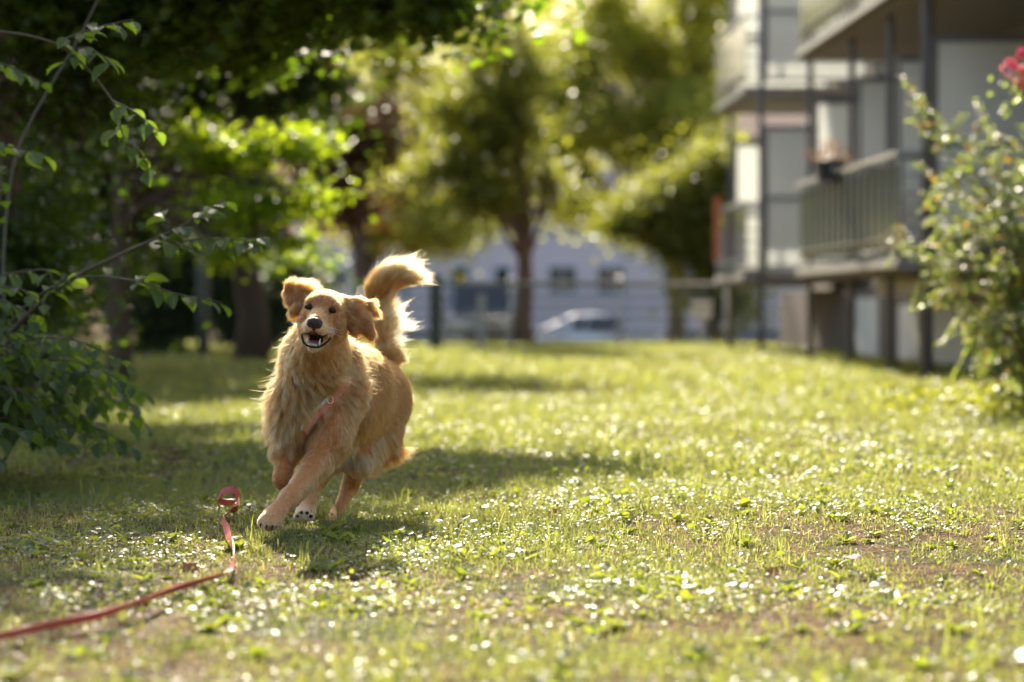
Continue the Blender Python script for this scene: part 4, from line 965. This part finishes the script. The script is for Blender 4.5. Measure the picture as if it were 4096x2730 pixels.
# bare places: mouth, lips, eyes, nose, soles, belt of the harness
q = X-mc; keep = np.sqrt((q@HR/.040)**2+(q@HU/.0225)**2+(q@HF/.062)**2) > 1.0
for s in (-1, 1):
    q = X-HL(s*.037, -.001, .016); keep &= np.sqrt((q@HR/.0105)**2+(q@HU/.0070)**2+(q@HF/.014)**2) > 1
q = X-HL(0, -.040, .098); keep &= np.sqrt((q@HR/.022)**2+(q@HU/.018)**2+(q@HF/.022)**2) > 1
pad = P(1216, 2068, 7.69); keep &= np.linalg.norm(X-pad, axis=1) > .024
HPX = [(1395,1505),(1372,1540),(1346,1572),(1318,1608),(1282,1645),(1248,1680),(1215,1718),(1196,1752)]
hp = []
for px, py in HPX:
    o_ = Vector((0, 0, EYE)); d_ = Vector(P(px, py, 1.0)) - o_; d_.normalize(); hit = bvh.ray_cast(o_, d_)
    hp.append(np.array(hit[0]) if hit[0] else P(px, py, 7.4))
hp = np.array(hp)
for i in range(len(hp)-1):
    d = hp[i+1]-hp[i]; t = np.clip(((X-hp[i])@d)/d.dot(d), 0, 1); keep &= np.linalg.norm(X-hp[i]-t[:, None]*d, axis=1) > .020
X = X[keep]; N = N[keep]; NS = len(X)
tz = X-P(1568, 1290, 8.25); lowtail = (tz[:, 0] > -.012) & (np.abs(tz[:, 2]) < .13) & (np.abs(tz[:, 1]) < .2) & (X[:, 2] > EYE-(1385-HOR)/FPX*8.2)
sel = ~(lowtail & (rng.random(len(X)) > .14)); X = X[sel]; N = N[sel]; NS = len(X)
# clumps share one flow
NC = NS//30; ci = rng.choice(NS, NC, replace=False); kd = KDTree(NC)
for i, j in enumerate(ci): kd.insert(X[j], i)
kd.balance(); near = np.array([kd.find(x)[1] for x in X])
K = 8
def curves(X, N, seed, wavy):
    rg = np.random.default_rng(seed); n = len(X); D, A = guide(X)
    L = A[:, 0]*rg.uniform(.5, 1.12, n); tail = (X[:, 1] > 8.12) & (X[:, 2] > .56); L = np.where(tail, L*rg.choice([.7, 1, 1.5], n, p=[.5, .35, .15]), L); Dt = D - N*(D*N).sum(1)[:, None]*.85; Dt /= np.linalg.norm(Dt, axis=1)[:, None]+1e-9
    Dt += rg.normal(0, (.05+.16*np.clip(A[:, 1], 0, 1)[:, None])*(1 if wavy > .5 else .6), (n, 3))
    lift = np.clip(.10+A[:, 0]*2.6, .12, .30)[:, None]
    pts = np.zeros((n, K, 3)); pts[:, 0] = X; d = Dt*(1-lift)+N*lift; d /= np.linalg.norm(d, axis=1)[:, None]
    side = np.cross(Dt, N); side /= np.linalg.norm(side, axis=1)[:, None]+1e-9; ph = rg.uniform(0, 6.28, n); fr = rg.uniform(.7, 1.5, n)
    for k in range(1, K):
        t = k/(K-1); dd = d*(1-.55*t)+D*(.55*t)+N*.03; dd /= np.linalg.norm(dd, axis=1)[:, None]
        w = (A[:, 1]*wavy*.60*np.cos(ph+fr*t*7))[:, None]
        pts[:, k] = pts[:, k-1]+(dd+side*w)*(L/(K-1))[:, None]
    return pts, A, D
CP, CA, CD = curves(X[ci], N[ci], 5, 1.0)
SP, SA, SD_ = curves(X, N, 6, .4)
tt = np.linspace(0, 1, K)[None, :, None]
amt = np.clip(.25+.5*np.clip(SA[:, 1], 0, 1), 0, .9)[:, None, None]*(tt**.8)
rootoff = (X-X[ci][near])[:, None, :]
PT = SP*(1-amt) + (CP[near]+rootoff*(1-.75*tt))*amt
PT += rng.normal(0, 1, (NS, 1, 3))*(.0004+.0035*np.clip(SA[:, 1], 0, 1.2)[:, None, None])*tt**1.5 + rng.normal(0, 1, PT.shape)*.00035*tt
fly = rng.random(NS) < .018; PT[fly] += (N[fly][:, None, :]*.22+rng.normal(0, .2, (fly.sum(), 1, 3)))*SA[fly][:, 0][:, None, None]*tt**2
# push strands that dive under the skin back out
for k in (2, 4, 7):
    pass
hc = bpy.data.hair_curves.new('fur'); hc.add_curves([K]*NS)
hc.attributes['position'].data.foreach_set('vector', PT.astype(np.float32).ravel())
rad = (np.array([1, 1, .95, .85, .72, .55, .35, .08])[None]*(.00022+.0022*np.clip(SA[:, :1], .01, .08))*rng.uniform(.8, 1.2, (NS, 1)))
ra = hc.attributes.get('radius') or hc.attributes.new('radius', 'FLOAT', 'POINT')
ra.data.foreach_set('value', rad.astype(np.float32).ravel())
cb = rng.normal(0, .16, NC)[near]
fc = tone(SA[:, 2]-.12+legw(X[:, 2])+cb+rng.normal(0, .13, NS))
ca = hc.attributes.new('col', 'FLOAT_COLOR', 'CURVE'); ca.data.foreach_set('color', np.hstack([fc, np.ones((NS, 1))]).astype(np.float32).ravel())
mh = bpy.data.materials.new('golden_fur'); mh.use_nodes = True; nn = mh.node_tree; nn.nodes.clear()
out = nn.nodes.new('ShaderNodeOutputMaterial'); hb_ = nn.nodes.new('ShaderNodeBsdfHairPrincipled'); hb_.model = 'CHIANG'; hb_.parametrization = 'COLOR'
hb_.inputs['Roughness'].default_value = .38; hb_.inputs['Radial Roughness'].default_value = .6
at = nn.nodes.new('ShaderNodeAttribute'); at.attribute_name = 'col'
nn.links.new(at.outputs['Color'], hb_.inputs['Color']); nn.links.new(hb_.outputs[0], out.inputs[0])
hc.materials.append(mh)
fur = link('fur', hc, dog)
SC.cycles_curves.shape = 'RIBBONS'

# ---- face
M_nose = simple('nose_leather', (.060,.030,.026), .45, spec=.6, bump=.5, scale=900)
M_lip = simple('black_lip', (.016,.011,.010), .6, spec=.25)
M_eye = simple('dark_eye', (.022,.009,.004), .10, spec=.35)
M_iris = simple('brown_iris', (.09,.035,.012), .15)
M_tooth = simple('tooth_enamel', (.72,.64,.50), .25)
M_tongue = simple('tongue_flesh', (.32,.10,.09), .35, bump=.3, scale=300)
def blob(name, prims, lo, hi, h, m, parent, cuts=(), it=2):
    s = SDF(lo, hi, h)
    for q in prims:
        if q[0] == 'e': s.ell(q[1], q[2], AX, q[3])
        else: s.cone(q[1], q[2], q[3], q[4], q[5])
    for q in cuts: s.ell(q[0], q[1], AX, q[2], cut=True)
    v, f = s.mesh(); v = smooth_mesh(v, f, it, .5); return link(name, np_mesh(name, v, f, m, smooth=True), parent)
c0 = HL(0, -.042, .100)
blob('nose', [('e', HL(0,-.036,.098), (.0215,.013,.014), .006), ('e', HL(-.0105,-.043,.099), (.0125,.0125,.013), .005), ('e', HL(.0105,-.043,.099), (.0125,.0125,.013), .005), ('e', HL(0,-.053,.096), (.006,.012,.008), .005)],
     c0-.035, c0+.035, .0013, M_nose, dog, cuts=[(HL(-.0105,-.045,.1125), (.0048,.0038,.006), .002), (HL(.0105,-.045,.1125), (.0048,.0038,.006), .002), (HL(0,-.056,.106), (.0012,.012,.004), .001)], it=1)
lp = MB()
def lipcurve(pts, r): 
    pts = np.array([HL(*q) for q in pts]); m = len(pts); t = np.linspace(0, m-1, m*4); i = np.clip(t.astype(int), 0, m-2); f = (t-i)[:, None]
    lp.tube(pts[i]*(1-f)+pts[i+1]*f, np.interp(t, np.arange(m), r), 8)
lipcurve([(-.043,-.075,.012),(-.040,-.089,.032),(-.031,-.103,.052),(-.018,-.111,.064),(0,-.114,.069),(.018,-.111,.064),(.031,-.102,.052),(.041,-.088,.032),(.045,-.073,.012)], [.002,.0032,.0036,.0030,.0026,.0030,.0038,.0034,.002])
lipcurve([(-.043,-.073,.014),(-.036,-.072,.045),(-.026,-.077,.073),(-.014,-.074,.090),(0,-.067,.097),(.014,-.074,.090),(.026,-.077,.073),(.037,-.072,.045),(.045,-.071,.014)], [.0018,.0022,.0018,.0014,.0014,.0014,.0018,.0022,.0018])
lp.build('lips', M_lip, dog, True)
c0 = HL(0, -.095, .03)
blob('tongue', [('e', HL(0,-.102,.022), (.021,.007,.036), .004), ('e', HL(0,-.101,.046), (.015,.005,.014), .004)], c0-.06, c0+.06, .0018, M_tongue, dog)
def tooth(pos, h, r, dirv=1):
    t = MB(); p0 = HL(*pos); p1 = p0+HU*h*dirv; t.tube([p0, p0+(p1-p0)*.4+HF*.0015, p0+(p1-p0)*.8, p1], [r, r*.85, r*.45, r*.1], 10); t.build('tooth', M_tooth, dog, True)
tooth((-.0185,-.107,.061), .023, .0034); tooth((.0185,-.107,.061), .023, .0034)
for k in range(6): tooth((-.0115+.0046*k, -.109, .068-.12*abs(-.0115+.0046*k)), .0075, .0024)
for s in (-1, 1):
    c0 = HL(s*.037, -.001, .0105)
    e = MB(); n = 16
    sp = SDF(c0-.016, c0+.016, .0009); sp.ell(c0, (.0088,.0088,.0088), AX, .001); v, f = sp.mesh(); v = smooth_mesh(v, f, 2)
    ey = link('eye', np_mesh('eye', v, f, M_eye, smooth=True), dog)
    # eyelid rim: almond-shaped loop
    r = MB(); th = np.linspace(0, 2*math.pi, 25)
    pts = [c0+HR*(.0088*math.cos(t)+s*.0006)+HU*(.0054*math.sin(t)-.0014*s*math.cos(t))+HF*(.0064-.0034*abs(math.cos(t))) for t in th]
    r.tube(pts, .0017, 6, cap=False); r.build('eyelid', M_lip, ey, True)
# sole of the raised hind paw
pd = MB()
for px, py, rx in ((1216,2074,.0115),(1190,2066,.0062),(1205,2052,.006),(1228,2053,.006),(1243,2067,.0062)):
    o_ = P(px, py, 7.70 if rx > .01 else 7.692); m_ = MB()
    m_.lathe((0,0,0), [(rx*.2,.006),(rx*.7,.0045),(rx,0),(rx*.95,-.006)][::-1], 12); v = m_.V[0]; v = np.stack([v[:,0]*1.15, -v[:,2], v[:,1]], 1)+o_
    m_.V[0] = v; m_.build('paw_pad', M_lip, dog, True)
# claws of the leading paw
for tx, ty, Y in ((1044,2102,7.06),(1066,2112,7.04),(1091,2113,7.045),(1108,2104,7.065)):
    cl = MB(); o_ = P(tx, ty, Y); cl.tube([o_+(0,.006,.006), o_+(-.001,-.006,.001), o_+(-.001,-.010,-.006)], [.0032,.0026,.0006], 8); cl.build('claw', M_lip, dog, True)
# whiskers and brow hairs
wh = MB()
for s in (-1, 1):
    for k in range(9):
        p0 = HL(s*(.024+.003*(k%3)), -.055-.004*(k//3), .075-.010*(k%3)); L = rng.uniform(.03, .055)
        p2 = p0+HR*s*L+HU*rng.uniform(-.4,.35)*L+HF*rng.uniform(-.1,.5)*L; wh.tube([p0, (p0+p2)/2+HU*.004, p2], [.00035,.0003,.0001], 4)
    for k in range(4):
        p0 = HL(s*.034, .016, .004); L = rng.uniform(.02,.035); p2 = p0+HR*s*L*.7+HU*rng.uniform(.0,.8)*L+HF*L*.4; wh.tube([p0, (p0+p2)/2+HU*.003, p2], [.00035,.0003,.0001], 4)
wh.build('whiskers', simple('whisker', (.8,.75,.65), .4), dog)
# ---- harness
M_strap = simple('coral_strap', (.55,.13,.08), .6, noise=.25, scale=120); M_edge = simple('grey_edge', (.46,.44,.36), .6, noise=.1, scale=90)
def strap(name, pts, w, m, off, parent, side=0.0):
    V_ = []; n = len(pts)
    for i in range(n):
        T = pts[min(i+1, n-1)]-pts[max(i-1, 0)]; T /= np.linalg.norm(T); p = Vector(pts[i]); _, nr, _, _ = bvh.find_nearest(p); nr = np.array(nr)
        if nr[1] > 0: nr = -nr
        S = np.cross(T, nr); S /= np.linalg.norm(S); nr = np.cross(S, T); nr = nr if nr[1] < 0 else -nr
        for a_ in (-.5, .5):
            for o_ in (off, off+.003): V_.append(pts[i]+S*(a_*w+side)+nr*(o_-.035*max(0, 1-min(i, n-1-i)/4)))
    F_ = [(4*i+p, 4*i+q, 4*i+4+q, 4*i+4+p) for i in range(n-1) for p, q in ((0,1),(1,3),(3,2),(2,0))]+[(0,2,3,1),(4*n-4,4*n-3,4*n-1,4*n-2)]
    mb = MB(); mb.add(V_, F_); return mb.build(name, m, parent)
t = np.linspace(0, len(hp)-1, 29); i = np.clip(t.astype(int), 0, len(hp)-2); f = (t-i)[:, None]; HPs = hp[i]*(1-f)+hp[i+1]*f
for _ in range(6): HPs[1:-1] = (HPs[:-2]+HPs[1:-1]*2+HPs[2:])/4
hn = strap('harness', HPs, .022, M_strap, .026, dog)
sd = 1 if strap else 1
strap('edge_band', HPs[8:], .010, M_edge, .0265, hn, .014)
rg_ = MB(); cc = HPs[11]+np.array((0,-.034,0)); th = np.linspace(0, 2*math.pi, 17)
rg_.tube([cc+np.array((.009*math.cos(t_), -.002, .012*math.sin(t_))) for t_ in th], .0018, 6, cap=False); rg_.build('ring', simple('brass_ring', (.8,.7,.45), .25, 1.0), hn, True)
